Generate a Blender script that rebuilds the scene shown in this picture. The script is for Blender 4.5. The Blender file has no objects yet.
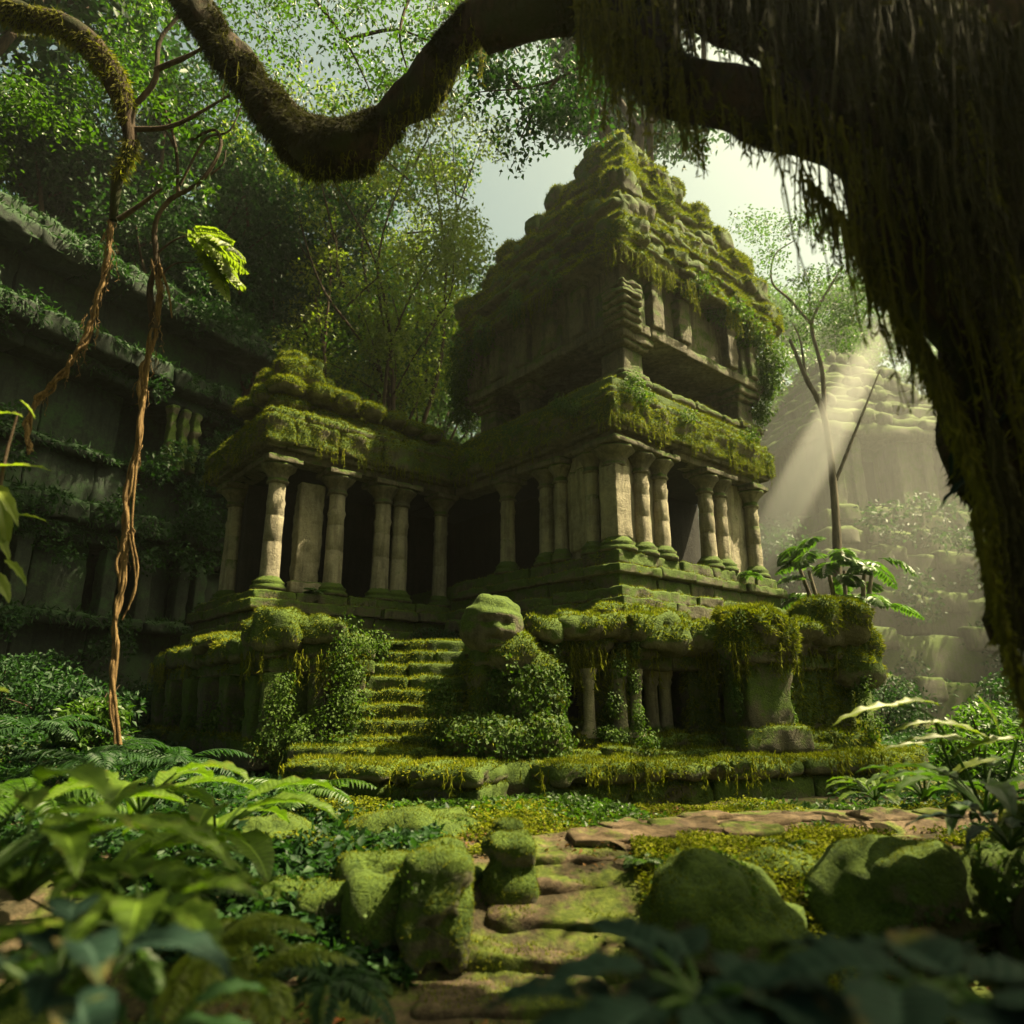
import bpy, math, random
import numpy as np
from math import radians, sin, cos, tan, atan2, pi

SC = bpy.context.scene
COL = SC.collection
rng = np.random.default_rng(7)
random.seed(7)

# ------------------------------------------------------------------ camera
EYE = 1.15
cam_d = bpy.data.cameras.new('camera')
cam = bpy.data.objects.new('camera', cam_d); COL.objects.link(cam)
cam.location = (0, 0, EYE)
cam.rotation_euler = (radians(90 + 15), 0, 0)
cam_d.sensor_width = 36; cam_d.lens = 700 / 1024 * 36
cam_d.clip_start = 0.05; cam_d.clip_end = 600
cam_d.dof.use_dof = True; cam_d.dof.focus_distance = 11.0; cam_d.dof.aperture_fstop = 0.9
SC.camera = cam

# ------------------------------------------------------------------ light
SUN_AZ, SUN_EL = 86.0, 58.0           # azimuth clockwise from +Y
world = bpy.data.worlds.new('World'); SC.world = world; world.use_nodes = True
wn = world.node_tree.nodes; wl = world.node_tree.links
for n in list(wn): wn.remove(n)
wo = wn.new('ShaderNodeOutputWorld'); bg = wn.new('ShaderNodeBackground')
sky = wn.new('ShaderNodeTexSky'); sky.sky_type = 'NISHITA'; sky.sun_disc = False
sky.sun_elevation = radians(SUN_EL); sky.sun_rotation = radians(SUN_AZ)
sky.dust_density = 9.0; sky.air_density = 1.0; sky.ozone_density = 0.6
tint = wn.new('ShaderNodeMix'); tint.data_type = 'RGBA'; tint.blend_type = 'MULTIPLY'
tint.inputs[0].default_value = 1.0
tint.inputs[7].default_value = (0.98, 1.04, 0.66, 1)
wl.new(sky.outputs[0], tint.inputs[6]); wl.new(tint.outputs[2], bg.inputs[0])
bg.inputs[1].default_value = 0.05
wl.new(bg.outputs[0], wo.inputs[0])

sun_d = bpy.data.lights.new('sun', 'SUN'); sun_d.energy = 5.0; sun_d.angle = radians(0.6)
sun_d.color = (1.0, 0.85, 0.52)
sun = bpy.data.objects.new('sun', sun_d); COL.objects.link(sun)
sd = np.array([sin(radians(SUN_AZ)) * cos(radians(SUN_EL)), cos(radians(SUN_AZ)) * cos(radians(SUN_EL)), sin(radians(SUN_EL))])
from mathutils import Vector, Matrix
sun.rotation_euler = Vector(sd).to_track_quat('Z', 'Y').to_euler()
sun.location = (30, 20, 40)

SC.view_settings.view_transform = 'Standard'; SC.view_settings.look = 'None'
SC.view_settings.gamma = 1; SC.view_settings.exposure = 2.2
SC.view_settings.use_curve_mapping = False
SC.render.engine = 'CYCLES'
cy = SC.cycles
cy.use_denoising = True
try: cy.denoiser = 'OPENIMAGEDENOISE'
except Exception: pass
cy.max_bounces = 5; cy.diffuse_bounces = 1; cy.glossy_bounces = 1; cy.transmission_bounces = 3
cy.transparent_max_bounces = 4; cy.volume_bounces = 0
cy.sample_clamp_indirect = 4.0; cy.caustics_reflective = False; cy.caustics_refractive = False

# ------------------------------------------------------------------ noise
def _h(ix, iy, iz, seed):
    n = (ix.astype(np.uint32) * np.uint32(374761393) + iy.astype(np.uint32) * np.uint32(668265263)
         + iz.astype(np.uint32) * np.uint32(2147483647) + np.uint32(seed * 974711 + 13))
    n = (n ^ (n >> np.uint32(13))) * np.uint32(1274126177)
    n = n ^ (n >> np.uint32(16))
    n = n * np.uint32(2246822519); n = n ^ (n >> np.uint32(15))
    return n.astype(np.float64) / 4294967295.0 * 2 - 1

def vnoise(P, seed=0):
    P = np.asarray(P, float)
    I = np.floor(P).astype(np.int64); F = P - I; F = F * F * (3 - 2 * F)
    x, y, z = I.T; fx, fy, fz = F.T
    out = 0
    for dx in (0, 1):
        wx = fx if dx else 1 - fx
        for dy in (0, 1):
            wy = fy if dy else 1 - fy
            for dz in (0, 1):
                wz = fz if dz else 1 - fz
                out = out + wx * wy * wz * _h(x + dx, y + dy, z + dz, seed)
    return out

def fbm(P, scale=1.0, octv=3, seed=0):
    P = np.asarray(P, float) * scale; o = 0; a = 1; t = 0
    for k in range(octv):
        o = o + a * vnoise(P + 17.3 * k, seed + k); t += a; a *= .5; P = P * 2.03
    return o / t

# ------------------------------------------------------------------ mesh buffer
class MB:
    def __init__(s): s.v = []; s.f = []; s.n = 0; s.m = []; s.t = []; s.uv = {}
    def add(s, V, F, mat=0):
        V = np.asarray(V, float).reshape(-1, 3); F = np.asarray(F, np.int64)
        if F.shape[1] == 3: s.t.append((F + s.n, mat))
        else: s.f.append((F + s.n, mat))
        s.v.append(V); s.n += len(V)
    def verts(s): return np.concatenate(s.v) if s.v else np.zeros((0, 3))
    def tris(s):
        T = [t for t, _ in s.t]
        for q, _ in s.f: T += [q[:, [0, 1, 2]], q[:, [0, 2, 3]]]
        return np.concatenate(T)
    def build(s, name, mats, parent=None, smooth=True, loc=None, coll=True):
        V = s.verts().astype(np.float32)
        if loc is not None: V = V - np.asarray(loc, np.float32)
        me = bpy.data.meshes.new(name)
        nq = sum(len(q) for q, _ in s.f); nt = sum(len(t) for t, _ in s.t)
        me.vertices.add(len(V)); me.vertices.foreach_set('co', V.ravel())
        loops = np.concatenate([q.ravel() for q, _ in s.f] + [t.ravel() for t, _ in s.t]).astype(np.int32)
        me.loops.add(len(loops)); me.loops.foreach_set('vertex_index', loops)
        me.polygons.add(nq + nt)
        st = np.concatenate([np.arange(nq) * 4, nq * 4 + np.arange(nt) * 3]).astype(np.int32)
        me.polygons.foreach_set('loop_start', st)
        me.polygons.foreach_set('loop_total', np.concatenate([np.full(nq, 4), np.full(nt, 3)]).astype(np.int32))
        mi = np.concatenate([np.full(len(q), m) for q, m in s.f] + [np.full(len(t), m) for t, m in s.t]).astype(np.int32)
        if not isinstance(mats, (list, tuple)): mats = [mats]
        for m in mats: me.materials.append(m)
        me.polygons.foreach_set('material_index', mi)
        me.polygons.foreach_set('use_smooth', np.full(nq + nt, smooth, bool))
        me.update(calc_edges=True)
        if s.uv:
            U = np.zeros((len(V), 2), np.float32)
            for st_, a_ in s.uv.items(): U[st_:st_ + len(a_)] = a_
            at_ = me.attributes.new('leafuv', 'FLOAT2', 'POINT'); at_.data.foreach_set('vector', U.ravel())
        o = bpy.data.objects.new(name, me); COL.objects.link(o)
        if parent is not None:
            o.parent = parent
            if loc is None: o.matrix_parent_inverse = Matrix.Translation(-Vector(root_loc(parent)))
            else: o.location = Vector(loc) - Vector(root_loc(parent))
        elif loc is not None: o.location = loc
        return o

def root_loc(o):
    p = Vector((0, 0, 0))
    while o is not None:
        p = p + Vector(o.location)
        if o.parent is not None: p = p + o.matrix_parent_inverse.to_translation()
        o = o.parent
    return p

def tag(o, label=None, cat=None, group=None, kind=None):
    if label: o['label'] = label
    if cat: o['category'] = cat
    if group: o['group'] = group
    if kind: o['kind'] = kind
    return o
def thing(name, loc, label, cat, group=None):
    o = bpy.data.objects.new(name, None); COL.objects.link(o); o.location = loc
    o.empty_display_size = .2
    return tag(o, label, cat, group)

def axis_pts(h, r, res):
    n = max(1, int(round(2 * max(h - r, 1e-4) / res)))
    inner = np.linspace(-(h - r), h - r, n + 1)
    e = np.array([1, .55]) * r
    k = np.array([0, .45]) * r
    return np.concatenate([-h + k, inner, (h - k)[::-1]])

def rbox(mb, c, s, ang=0, r=.04, res=.1, amp=.015, ns=4, seed=0, tilt=(0, 0), taper=0, big=0, mat=0):
    """worn stone block: rounded box with displaced faces"""
    h = np.array(s, float) / 2; r = min(r, h.min() * .95)
    ax = [axis_pts(h[i], r, res) for i in range(3)]
    n = [len(a) for a in ax]
    ids = -np.ones(n, np.int64); m = np.zeros(n, bool)
    m[0] = m[-1] = True; m[:, 0] = m[:, -1] = True; m[:, :, 0] = m[:, :, -1] = True
    ids[m] = np.arange(m.sum())
    X, Y, Z = np.meshgrid(*ax, indexing='ij'); P = np.stack([X[m], Y[m], Z[m]], 1)
    F = []
    def q(a, flip):
        g = np.stack([a[:-1, :-1], a[1:, :-1], a[1:, 1:], a[:-1, 1:]], -1).reshape(-1, 4)
        F.append(g[:, ::-1] if flip else g)
    q(ids[0], True); q(ids[-1], False); q(ids[:, 0], False); q(ids[:, -1], True); q(ids[:, :, 0], True); q(ids[:, :, -1], False)
    inn = np.clip(P, -(h - r), h - r); d = P - inn
    L = np.linalg.norm(d, axis=1, keepdims=True) + 1e-9; N = d / L
    P = inn + N * r
    if taper: P[:, :2] *= (1 - taper * (P[:, 2:3] / (2 * h[2]) + .5))
    ca, sa = cos(ang), sin(ang)
    tx, ty = tilt
    R = np.array([[ca, -sa, 0], [sa, ca, 0], [0, 0, 1]]) @ np.array([[1, 0, 0], [0, cos(tx), -sin(tx)], [0, sin(tx), cos(tx)]]) @ np.array([[cos(ty), 0, sin(ty)], [0, 1, 0], [-sin(ty), 0, cos(ty)]])
    P = P @ R.T + np.asarray(c); N = N @ R.T
    if amp: P = P + N * (amp * (fbm(P, ns, 3, seed))[:, None])
    ch = np.clip(fbm(P, 4.2, 3, seed + 31) - .22, 0, 1); P = P - N * (np.minimum(.45 * ch, .6 * r))[:, None]
    if big: P = P + N * (big * (fbm(P, 1.3, 2, seed + 9))[:, None])
    mb.add(P, np.concatenate(F), mat)

def sphere_grid(nu, nv):
    u = np.linspace(0, 2 * pi, nu, endpoint=False); v = np.linspace(0, pi, nv)
    U, V = np.meshgrid(u, v, indexing='ij')
    P = np.stack([np.cos(U) * np.sin(V), np.sin(U) * np.sin(V), np.cos(V)], -1).reshape(-1, 3)
    i = np.arange(nu)[:, None] * nv + np.arange(nv - 1)[None]; j = ((np.arange(nu) + 1) % nu)[:, None] * nv + np.arange(nv - 1)[None]
    F = np.stack([i, i + 1, j + 1, j], -1).reshape(-1, 4)
    return P, F
def lump(mb, c, rad, amp=.15, ns=2.5, seed=0, ang=0, nu=28, sq=0.0, mat=0, octv=3):
    P, F = sphere_grid(nu, nu // 2 + 1)
    N = P.copy()
    if sq: P = np.sign(P) * np.abs(P) ** (1 - sq); P = P / np.maximum(1e-6, (np.abs(P) ** 4).sum(1, keepdims=True) ** .25 * 1.0)
    rad = np.asarray(rad, float) * np.ones(3)
    Q = P * rad
    ca, sa = cos(ang), sin(ang); R = np.array([[ca, -sa, 0], [sa, ca, 0], [0, 0, 1]])
    Q = Q @ R.T; N = N @ R.T
    W = Q + np.asarray(c)
    W = W + N * (amp * rad.mean() * fbm(W, ns, octv, seed))[:, None]
    mb.add(W, F, mat)

def lathe(mb, c, prof, segs=20, amp=.006, seed=0, flute=0, ang=0, lean=(0, 0), mat=0):
    prof = np.array(prof, float)
    u = np.linspace(0, 2 * pi, segs, endpoint=False) + ang
    r = prof[:, 0][None] * (1 + flute * np.cos(u * 8)[:, None])
    P = np.stack([r * np.cos(u)[:, None], r * np.sin(u)[:, None], np.repeat(prof[:, 1][None], segs, 0)], -1).reshape(-1, 3)
    P[:, 0] += lean[0] * P[:, 2]; P[:, 1] += lean[1] * P[:, 2]
    N = P * [1, 1, 0]; N = N / (np.linalg.norm(N, axis=1, keepdims=True) + 1e-9)
    W = P + np.asarray(c); W = W + N * (amp * fbm(W, 7, 3, seed))[:, None]
    nv = len(prof); i = np.arange(segs)[:, None] * nv + np.arange(nv - 1)[None]; j = ((np.arange(segs) + 1) % segs)[:, None] * nv + np.arange(nv - 1)[None]
    mb.add(W, np.stack([i, j, j + 1, i + 1], -1).reshape(-1, 4), mat)

def catmull(pts, n):
    pts = np.asarray(pts, float); m = len(pts)
    if m < 3:
        t = np.linspace(0, 1, n)[:, None]; return pts[0] * (1 - t) + pts[-1] * t
    E = np.vstack([2 * pts[0] - pts[1], pts, 2 * pts[-1] - pts[-2]])
    t = np.linspace(0, m - 1 - 1e-6, n); k = t.astype(int); f = (t - k)[:, None]
    p0, p1, p2, p3 = E[k], E[k + 1], E[k + 2], E[k + 3]
    return .5 * ((2 * p1) + (-p0 + p2) * f + (2 * p0 - 5 * p1 + 4 * p2 - p3) * f ** 2 + (-p0 + 3 * p1 - 3 * p2 + p3) * f ** 3)

def tube(mb, pts, rad, segs=10, n=None, amp=0, ns=3, seed=0, mat=0, ridge=0, smooth=True):
    """tapered branch along a curve; rad: one radius per control point"""
    pts = np.asarray(pts, float); rad = np.asarray(rad, float) * np.ones(len(pts))
    if n is None: n = max(len(pts) * 3, 6)
    if smooth:
        C = catmull(np.hstack([pts, rad[:, None]]), n); P = C[:, :3]; R = np.maximum(C[:, 3], 1e-4)
    else: P = pts; R = rad; n = len(P)
    T = np.gradient(P, axis=0); T /= np.linalg.norm(T, axis=1, keepdims=True) + 1e-9
    ref = np.array([.13, .21, .97]) if abs(T[0][2]) < .9 else np.array([.97, .21, .13])
    A = np.zeros_like(P); a = ref
    for i in range(n):
        a = a - T[i] * a.dot(T[i]); a = a / (np.linalg.norm(a) + 1e-9); A[i] = a
    B = np.cross(T, A)
    u = np.linspace(0, 2 * pi, segs, endpoint=False)
    rr = 1 + (ridge * np.cos(u * 5 + 1) + ridge * .6 * np.cos(u * 9))
    D = A[:, None] * np.cos(u)[None, :, None] + B[:, None] * np.sin(u)[None, :, None]
    W = (P[:, None] + D * (R[:, None] * rr[None])[..., None]).reshape(-1, 3)
    if amp: W = W + D.reshape(-1, 3) * (amp * np.repeat(R, segs) * fbm(W, ns, 3, seed))[:, None]
    i = np.arange(n - 1)[:, None] * segs + np.arange(segs)[None]; k = np.arange(n - 1)[:, None] * segs + ((np.arange(segs) + 1) % segs)[None]
    mb.add(W, np.stack([i, k, k + segs, i + segs], -1).reshape(-1, 4), mat)

def unit(v): return v / (np.linalg.norm(v, axis=-1, keepdims=True) + 1e-9)

def leaves(mb, P, D, N, L, Wd, fold=.25, droop=.15, mat=0):
    """many small leaves: P base, D direction, N up; each a folded four-cornered blade"""
    P, D, N = (np.asarray(x, float) for x in (P, D, N)); n = len(P)
    D = unit(D); S = unit(np.cross(D, N)); N = np.cross(S, D)
    L = (np.ones(n) * L)[:, None]; Wd = (np.ones(n) * Wd)[:, None]
    mid = P + D * L * .45
    a = mid + S * Wd * .5 + N * Wd * fold * .5; b = mid - S * Wd * .5 + N * Wd * fold * .5
    tip = P + D * L - N * L * droop
    V = np.stack([P, a, tip, b], 1).reshape(-1, 3)
    i = np.arange(n)[:, None] * 4
    F = np.concatenate([i + [0, 1, 2], i + [0, 2, 3]], 0)
    mb.add(V, F, mat)

def randdir(n, up=0.0):
    d = rng.normal(size=(n, 3)); d[:, 2] += up; return unit(d)

def broad_leaf(mb, base, d, up, L, Wd, droop=.5, fold=.2, n=9, m=6, wave=.03, mat=0, seed=0, pleat=0, shape=.75):
    """one large leaf with a midrib fold, drooping tip and wavy margin"""
    base = np.asarray(base, float); d = unit(np.asarray(d, float)); up = np.asarray(up, float)
    s = unit(np.cross(d, up)); u = np.cross(s, d)
    t = np.linspace(0, 1, n); w = np.sin(np.pi * t ** shape) ** .8 * (1 - .15 * t); w[0] = .02; w[-1] = .0
    v = np.linspace(-1, 1, m * 2 + 1)
    # bend along the length
    ang = -droop * t ** 1.3 * 1.5
    dl = np.diff(t, prepend=0) * L
    cx = np.cumsum(np.cos(ang) * dl); cz = np.cumsum(np.sin(ang) * dl)
    T, Vv = np.meshgrid(np.arange(n), v, indexing='ij')
    X = cx[T]; Z = cz[T]; Wl = w[T] * Wd * .5
    Zl = np.abs(Vv) * Wl * fold * 2 - Wl * Vv ** 2 * fold * .8 + wave * L * np.sin(T * 1.9 + seed) * np.abs(Vv) ** 2 + pleat * L * np.cos((T * 1.0 - np.abs(Vv) * 2) * 2.6) * np.abs(Vv)
    nx = -np.sin(ang)[T]; nz = np.cos(ang)[T]
    P = base + (X + Zl * nx)[..., None] * d + (Z + Zl * nz)[..., None] * u + (Vv * Wl)[..., None] * s
    mb.uv[mb.n] = np.stack([t[T].ravel() * L, np.abs(Vv).ravel()], 1)
    k = 2 * m + 1; i = np.arange(n - 1)[:, None] * k + np.arange(k - 1)[None]
    mb.add(P.reshape(-1, 3), np.stack([i, i + 1, i + k + 1, i + k], -1).reshape(-1, 4), mat)

def frond(mb, base, d, L, droop=.7, nl=22, ll=.25, lw=.035, up=(0, 0, 1), mat=0):
    """fern or palm frond: curved midrib with paired leaflets"""
    base = np.asarray(base, float); d = unit(np.asarray(d, float)); up = np.asarray(up, float)
    s = unit(np.cross(d, up)); u = np.cross(s, d)
    t = np.linspace(0, 1, nl); ang = -droop * t * 1.6
    dl = np.diff(t, prepend=0) * L
    C = base + np.cumsum(np.cos(ang) * dl)[:, None] * d + np.cumsum(np.sin(ang) * dl)[:, None] * u
    Tn = np.cos(ang)[:, None] * d + np.sin(ang)[:, None] * u
    Nn = -np.sin(ang)[:, None] * d + np.cos(ang)[:, None] * u
    tube(mb, C, np.linspace(.012, .003, nl) * max(L, .4), 4, smooth=False, mat=mat)
    k = np.arange(2, nl); ln = ll * np.sin(np.pi * (t[k] * .85 + .12)) ** .7
    for sg in (-1, 1):
        D = Tn[k] * .55 + sg * s * 1.0 - Nn[k] * .15 + rng.normal(size=(len(k), 3)) * .08
        leaves(mb, C[k], D, Nn[k], ln, lw, droop=.25, mat=mat)

def sample(mb_or_VT, dens, minz=-2, mask=None, maxn=400000):
    """random points on a mesh: position and face normal"""
    V, T = (mb_or_VT.verts(), mb_or_VT.tris()) if isinstance(mb_or_VT, MB) else mb_or_VT
    a, b, c = V[T[:, 0]], V[T[:, 1]], V[T[:, 2]]
    n = np.cross(b - a, c - a); ar = np.linalg.norm(n, axis=1) / 2; n = n / (2 * ar[:, None] + 1e-12)
    k = n[:, 2] > minz
    w = ar * k
    tot = w.sum(); cnt = int(min(maxn, tot * dens))
    if cnt < 1: return np.zeros((0, 3)), np.zeros((0, 3))
    idx = np.searchsorted(np.cumsum(w) / tot, rng.random(cnt)); idx = np.minimum(idx, len(w) - 1)
    r1 = np.sqrt(rng.random(cnt))[:, None]; r2 = rng.random(cnt)[:, None]
    P = a[idx] * (1 - r1) + b[idx] * r1 * (1 - r2) + c[idx] * r1 * r2
    N = n[idx]
    if mask is not None:
        m = mask(P, N); P, N = P[m], N[m]
    return P, N

def moss_on(src, dens, length=.05, width=.02, minz=.1, thr=-.15, ns=1.2, seed=3, hang=.5, maxn=400000, out=None, zr=None):
    """short moss blades on the upward and rounded faces of a stone mesh"""
    def mask(P, N):
        g = fbm(P, ns, 3, seed) + N[:, 2] * .55
        return g > thr + .35
    P, N = sample(src, dens, minz, mask, maxn)
    mb = out or MB()
    if len(P) == 0: return mb
    n = len(P)
    D = N * .9 + rng.normal(size=(n, 3)) * .45; D[:, 2] -= hang * (1 - N[:, 2].clip(0, 1)) * 1.2
    D = unit(D)
    L = length * rng.uniform(.4, 1.35, n); Wd = width * rng.uniform(.6, 1.4, n)
    S = unit(np.cross(D, randdir(n)))
    B = P - N * .01
    V = np.stack([B - S * Wd[:, None] / 2, B + S * Wd[:, None] / 2, B + D * L[:, None]], 1).reshape(-1, 3)
    mb.add(V, np.arange(3 * n).reshape(-1, 3))
    return mb

# hanging strands
def strands(mbl, tops, lens, w=.012, tuft=8, sway=.06):
    for p, L in zip(tops, lens):
        n = 7; t = np.linspace(0, 1, n); dx = np.cumsum(rng.normal(size=(n, 2)) * sway * L / n * 2, axis=0)
        C = np.stack([p[0] + dx[:, 0], p[1] + dx[:, 1], p[2] - t * L], 1)
        tube(mbl, C, np.linspace(w, w * .25, n), 3, smooth=False)
        k = int(tuft * L / .3)
        if k:
            i = rng.random(k); ii = (i * (n - 1)).astype(int); f = (i * (n - 1) - ii)[:, None]
            Q = C[ii] * (1 - f) + C[np.minimum(ii + 1, n - 1)] * f
            D = rng.normal(size=(k, 3)) * .45 + [0, 0, -1]
            leaves(mbl, Q, D, randdir(k), rng.uniform(.04, .10, k), .012 + w * .3)

# ------------------------------------------------------------------ materials
def mat_new(name):
    m = bpy.data.materials.new(name); m.use_nodes = True
    nt = m.node_tree
    for n in list(nt.nodes): nt.nodes.remove(n)
    out = nt.nodes.new('ShaderNodeOutputMaterial')
    return m, nt, out
def nd(nt, t, **kw):
    n = nt.nodes.new(t)
    for k, v in kw.items(): setattr(n, k, v)
    return n
def noise(nt, scale, detail=4, rough=.6, vec=None):
    n = nd(nt, 'ShaderNodeTexNoise'); n.inputs['Scale'].default_value = scale; n.inputs['Detail'].default_value = detail
    n.inputs['Roughness'].default_value = rough
    if vec is not None: nt.links.new(vec, n.inputs['Vector'])
    return n.outputs['Fac']
def ramp(nt, src, stops):
    r = nd(nt, 'ShaderNodeValToRGB'); el = r.color_ramp.elements
    el[0].position, el[0].color = stops[0][0], (*stops[0][1], 1); el[1].position, el[1].color = stops[-1][0], (*stops[-1][1], 1)
    for p, c in stops[1:-1]:
        e = el.new(p); e.color = (*c, 1)
    nt.links.new(src, r.inputs[0]); return r.outputs[0]
def mth(nt, op, a, b=None, clamp=False):
    m = nd(nt, 'ShaderNodeMath', operation=op, use_clamp=clamp)
    for i, x in enumerate((a, b)):
        if x is None: continue
        if isinstance(x, (int, float)): m.inputs[i].default_value = x
        else: nt.links.new(x, m.inputs[i])
    return m.outputs[0]
def mixc(nt, f, a, b, mode='MIX'):
    m = nd(nt, 'ShaderNodeMix', data_type='RGBA', blend_type=mode)
    for i, x in ((0, f), (6, a), (7, b)):
        if isinstance(x, (int, float)): m.inputs[i].default_value = x
        elif isinstance(x, tuple): m.inputs[i].default_value = (*x, 1)
        else: nt.links.new(x, m.inputs[i])
    return m.outputs[2]

def stone_mat(name, c0, c1, c2, moss=.5, mossc=((.016, .034, .004), (.070, .105, .010)), bump=.5, rough=.9):
    m, nt, out = mat_new(name)
    geo = nd(nt, 'ShaderNodeNewGeometry'); pos = geo.outputs['Position']
    b = nd(nt, 'ShaderNodeBsdfPrincipled'); b.inputs['Specular IOR Level'].default_value = .25
    n1 = noise(nt, .9, 5, .65, pos); n2 = noise(nt, 9, 6, .7, pos); n3 = noise(nt, 38, 4, .7, pos)
    # streaks running down the faces
    mp = nd(nt, 'ShaderNodeMapping'); mp.inputs['Scale'].default_value = (5, 5, .5); nt.links.new(pos, mp.inputs[0])
    n4 = noise(nt, 1.4, 4, .6, mp.outputs[0])
    col = ramp(nt, mth(nt, 'ADD', mth(nt, 'MULTIPLY', n1, .6), mth(nt, 'MULTIPLY', n2, .4)), [(.33, c0), (.5, c1), (.68, c2)])
    col = mixc(nt, mth(nt, 'MULTIPLY', ramp(nt, n4, [(.48, (0, 0, 0)), (.66, (1, 1, 1))]), .65), col, tuple(x * .3 for x in c1))
    col = mixc(nt, mth(nt, 'MULTIPLY', ramp(nt, n3, [(.55, (0, 0, 0)), (.75, (1, 1, 1))]), .35), col, (c2[0] * 1.3, c2[1] * 1.35, c2[2] * 1.2))
    # moss film: where faces look up, and in patches
    sx = nd(nt, 'ShaderNodeSeparateXYZ'); nt.links.new(geo.outputs['Normal'], sx.inputs[0])
    g = mth(nt, 'ADD', mth(nt, 'MULTIPLY', sx.outputs[2], .42), mth(nt, 'ADD', mth(nt, 'MULTIPLY', n1, .75), mth(nt, 'MULTIPLY', n2, .45)))
    fac = ramp(nt, g, [(max(0, .86 - moss * .5), (0, 0, 0)), (.98 - moss * .5, (1, 1, 1))])
    mc = ramp(nt, mth(nt, 'ADD', mth(nt, 'MULTIPLY', n3, .5), mth(nt, 'MULTIPLY', n2, .5)), [(.35, mossc[0]), (.65, mossc[1])])
    col = mixc(nt, fac, col, mc)
    nt.links.new(col, b.inputs['Base Color'])
    b.inputs['Roughness'].default_value = rough
    bp = nd(nt, 'ShaderNodeBump'); bp.inputs['Strength'].default_value = bump; bp.inputs['Distance'].default_value = .05
    vo = nd(nt, 'ShaderNodeTexVoronoi', feature='DISTANCE_TO_EDGE'); vo.inputs['Scale'].default_value = 3.5; nt.links.new(pos, vo.inputs['Vector'])
    crack = ramp(nt, vo.outputs['Distance'], [(0, (0, 0, 0)), (.03, (1, 1, 1))])
    h = mth(nt, 'ADD', mth(nt, 'MULTIPLY', n2, .8), mth(nt, 'ADD', mth(nt, 'MULTIPLY', n3, .5), mth(nt, 'MULTIPLY', crack, .12)))
    nt.links.new(h, bp.inputs['Height']); nt.links.new(bp.outputs[0], b.inputs['Normal'])
    nt.links.new(b.outputs[0], out.inputs[0])
    return m

def leaf_mat(name, dark, light, trans=.45, rough=.45, veins=False, spec=.4):
    m, nt, out = mat_new(name)
    geo = nd(nt, 'ShaderNodeNewGeometry')
    b = nd(nt, 'ShaderNodeBsdfPrincipled'); b.inputs['Roughness'].default_value = rough; b.inputs['Specular IOR Level'].default_value = spec
    t = nd(nt, 'ShaderNodeBsdfTranslucent')
    n1 = noise(nt, .8, 3, .6, geo.outputs['Position'])
    f = mth(nt, 'ADD', mth(nt, 'MULTIPLY', geo.outputs['Random Per Island'], .6), mth(nt, 'MULTIPLY', mth(nt, 'SUBTRACT', n1, .3), 1.0), True)
    col = mixc(nt, f, dark, light)
    if veins:
        # pale midrib and side veins drawn along the leaf's own coordinates, with blotches
        at_ = nd(nt, 'ShaderNodeAttribute'); at_.attribute_name = 'leafuv'
        sx = nd(nt, 'ShaderNodeSeparateXYZ'); nt.links.new(at_.outputs['Vector'], sx.inputs[0])
        w_ = mth(nt, 'SINE', mth(nt, 'SUBTRACT', mth(nt, 'MULTIPLY', sx.outputs[0], 190), mth(nt, 'MULTIPLY', sx.outputs[1], 7)))
        side = ramp(nt, w_, [(.78, (0, 0, 0)), (1.0, (1, 1, 1))])
        rib = ramp(nt, sx.outputs[1], [(.03, (1, 1, 1)), (.10, (0, 0, 0))])
        n2 = noise(nt, 22, 4, .65, geo.outputs['Position']); n3 = noise(nt, 6, 3, .6, geo.outputs['Position'])
        col = mixc(nt, mth(nt, 'MULTIPLY', ramp(nt, n2, [(.45, (0, 0, 0)), (.7, (1, 1, 1))]), .55), col, tuple(x * .45 for x in dark))
        col = mixc(nt, ramp(nt, n3, [(.6, (0, 0, 0)), (.78, (.6, .6, .6))]), col, (.16, .15, .02))
        edge = mth(nt, 'MULTIPLY', ramp(nt, sx.outputs[1], [(.55, (0, 0, 0)), (1.0, (1, 1, 1))]), ramp(nt, n3, [(.56, (0, 0, 0)), (.72, (1, 1, 1))]))
        col = mixc(nt, edge, col, (.09, .05, .015))
        col = mixc(nt, mth(nt, 'MULTIPLY', mth(nt, 'MAXIMUM', mth(nt, 'MULTIPLY', side, .45), rib), .7), col, tuple(min(1, x * 1.7 + .02) for x in light))
        bp = nd(nt, 'ShaderNodeBump'); bp.inputs['Strength'].default_value = .6; bp.inputs['Distance'].default_value = .004
        nt.links.new(mth(nt, 'ADD', mth(nt, 'MULTIPLY', w_, -.5), n2), bp.inputs['Height']); nt.links.new(bp.outputs[0], b.inputs['Normal'])
    nt.links.new(col, b.inputs['Base Color'])
    tc = mixc(nt, 1.0, col, (1.15, 1.35, .45), 'MULTIPLY')
    nt.links.new(tc, t.inputs[0])
    mx = nd(nt, 'ShaderNodeMixShader'); mx.inputs[0].default_value = trans
    nt.links.new(b.outputs[0], mx.inputs[1]); nt.links.new(t.outputs[0], mx.inputs[2]); nt.links.new(mx.outputs[0], out.inputs[0])
    return m

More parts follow.
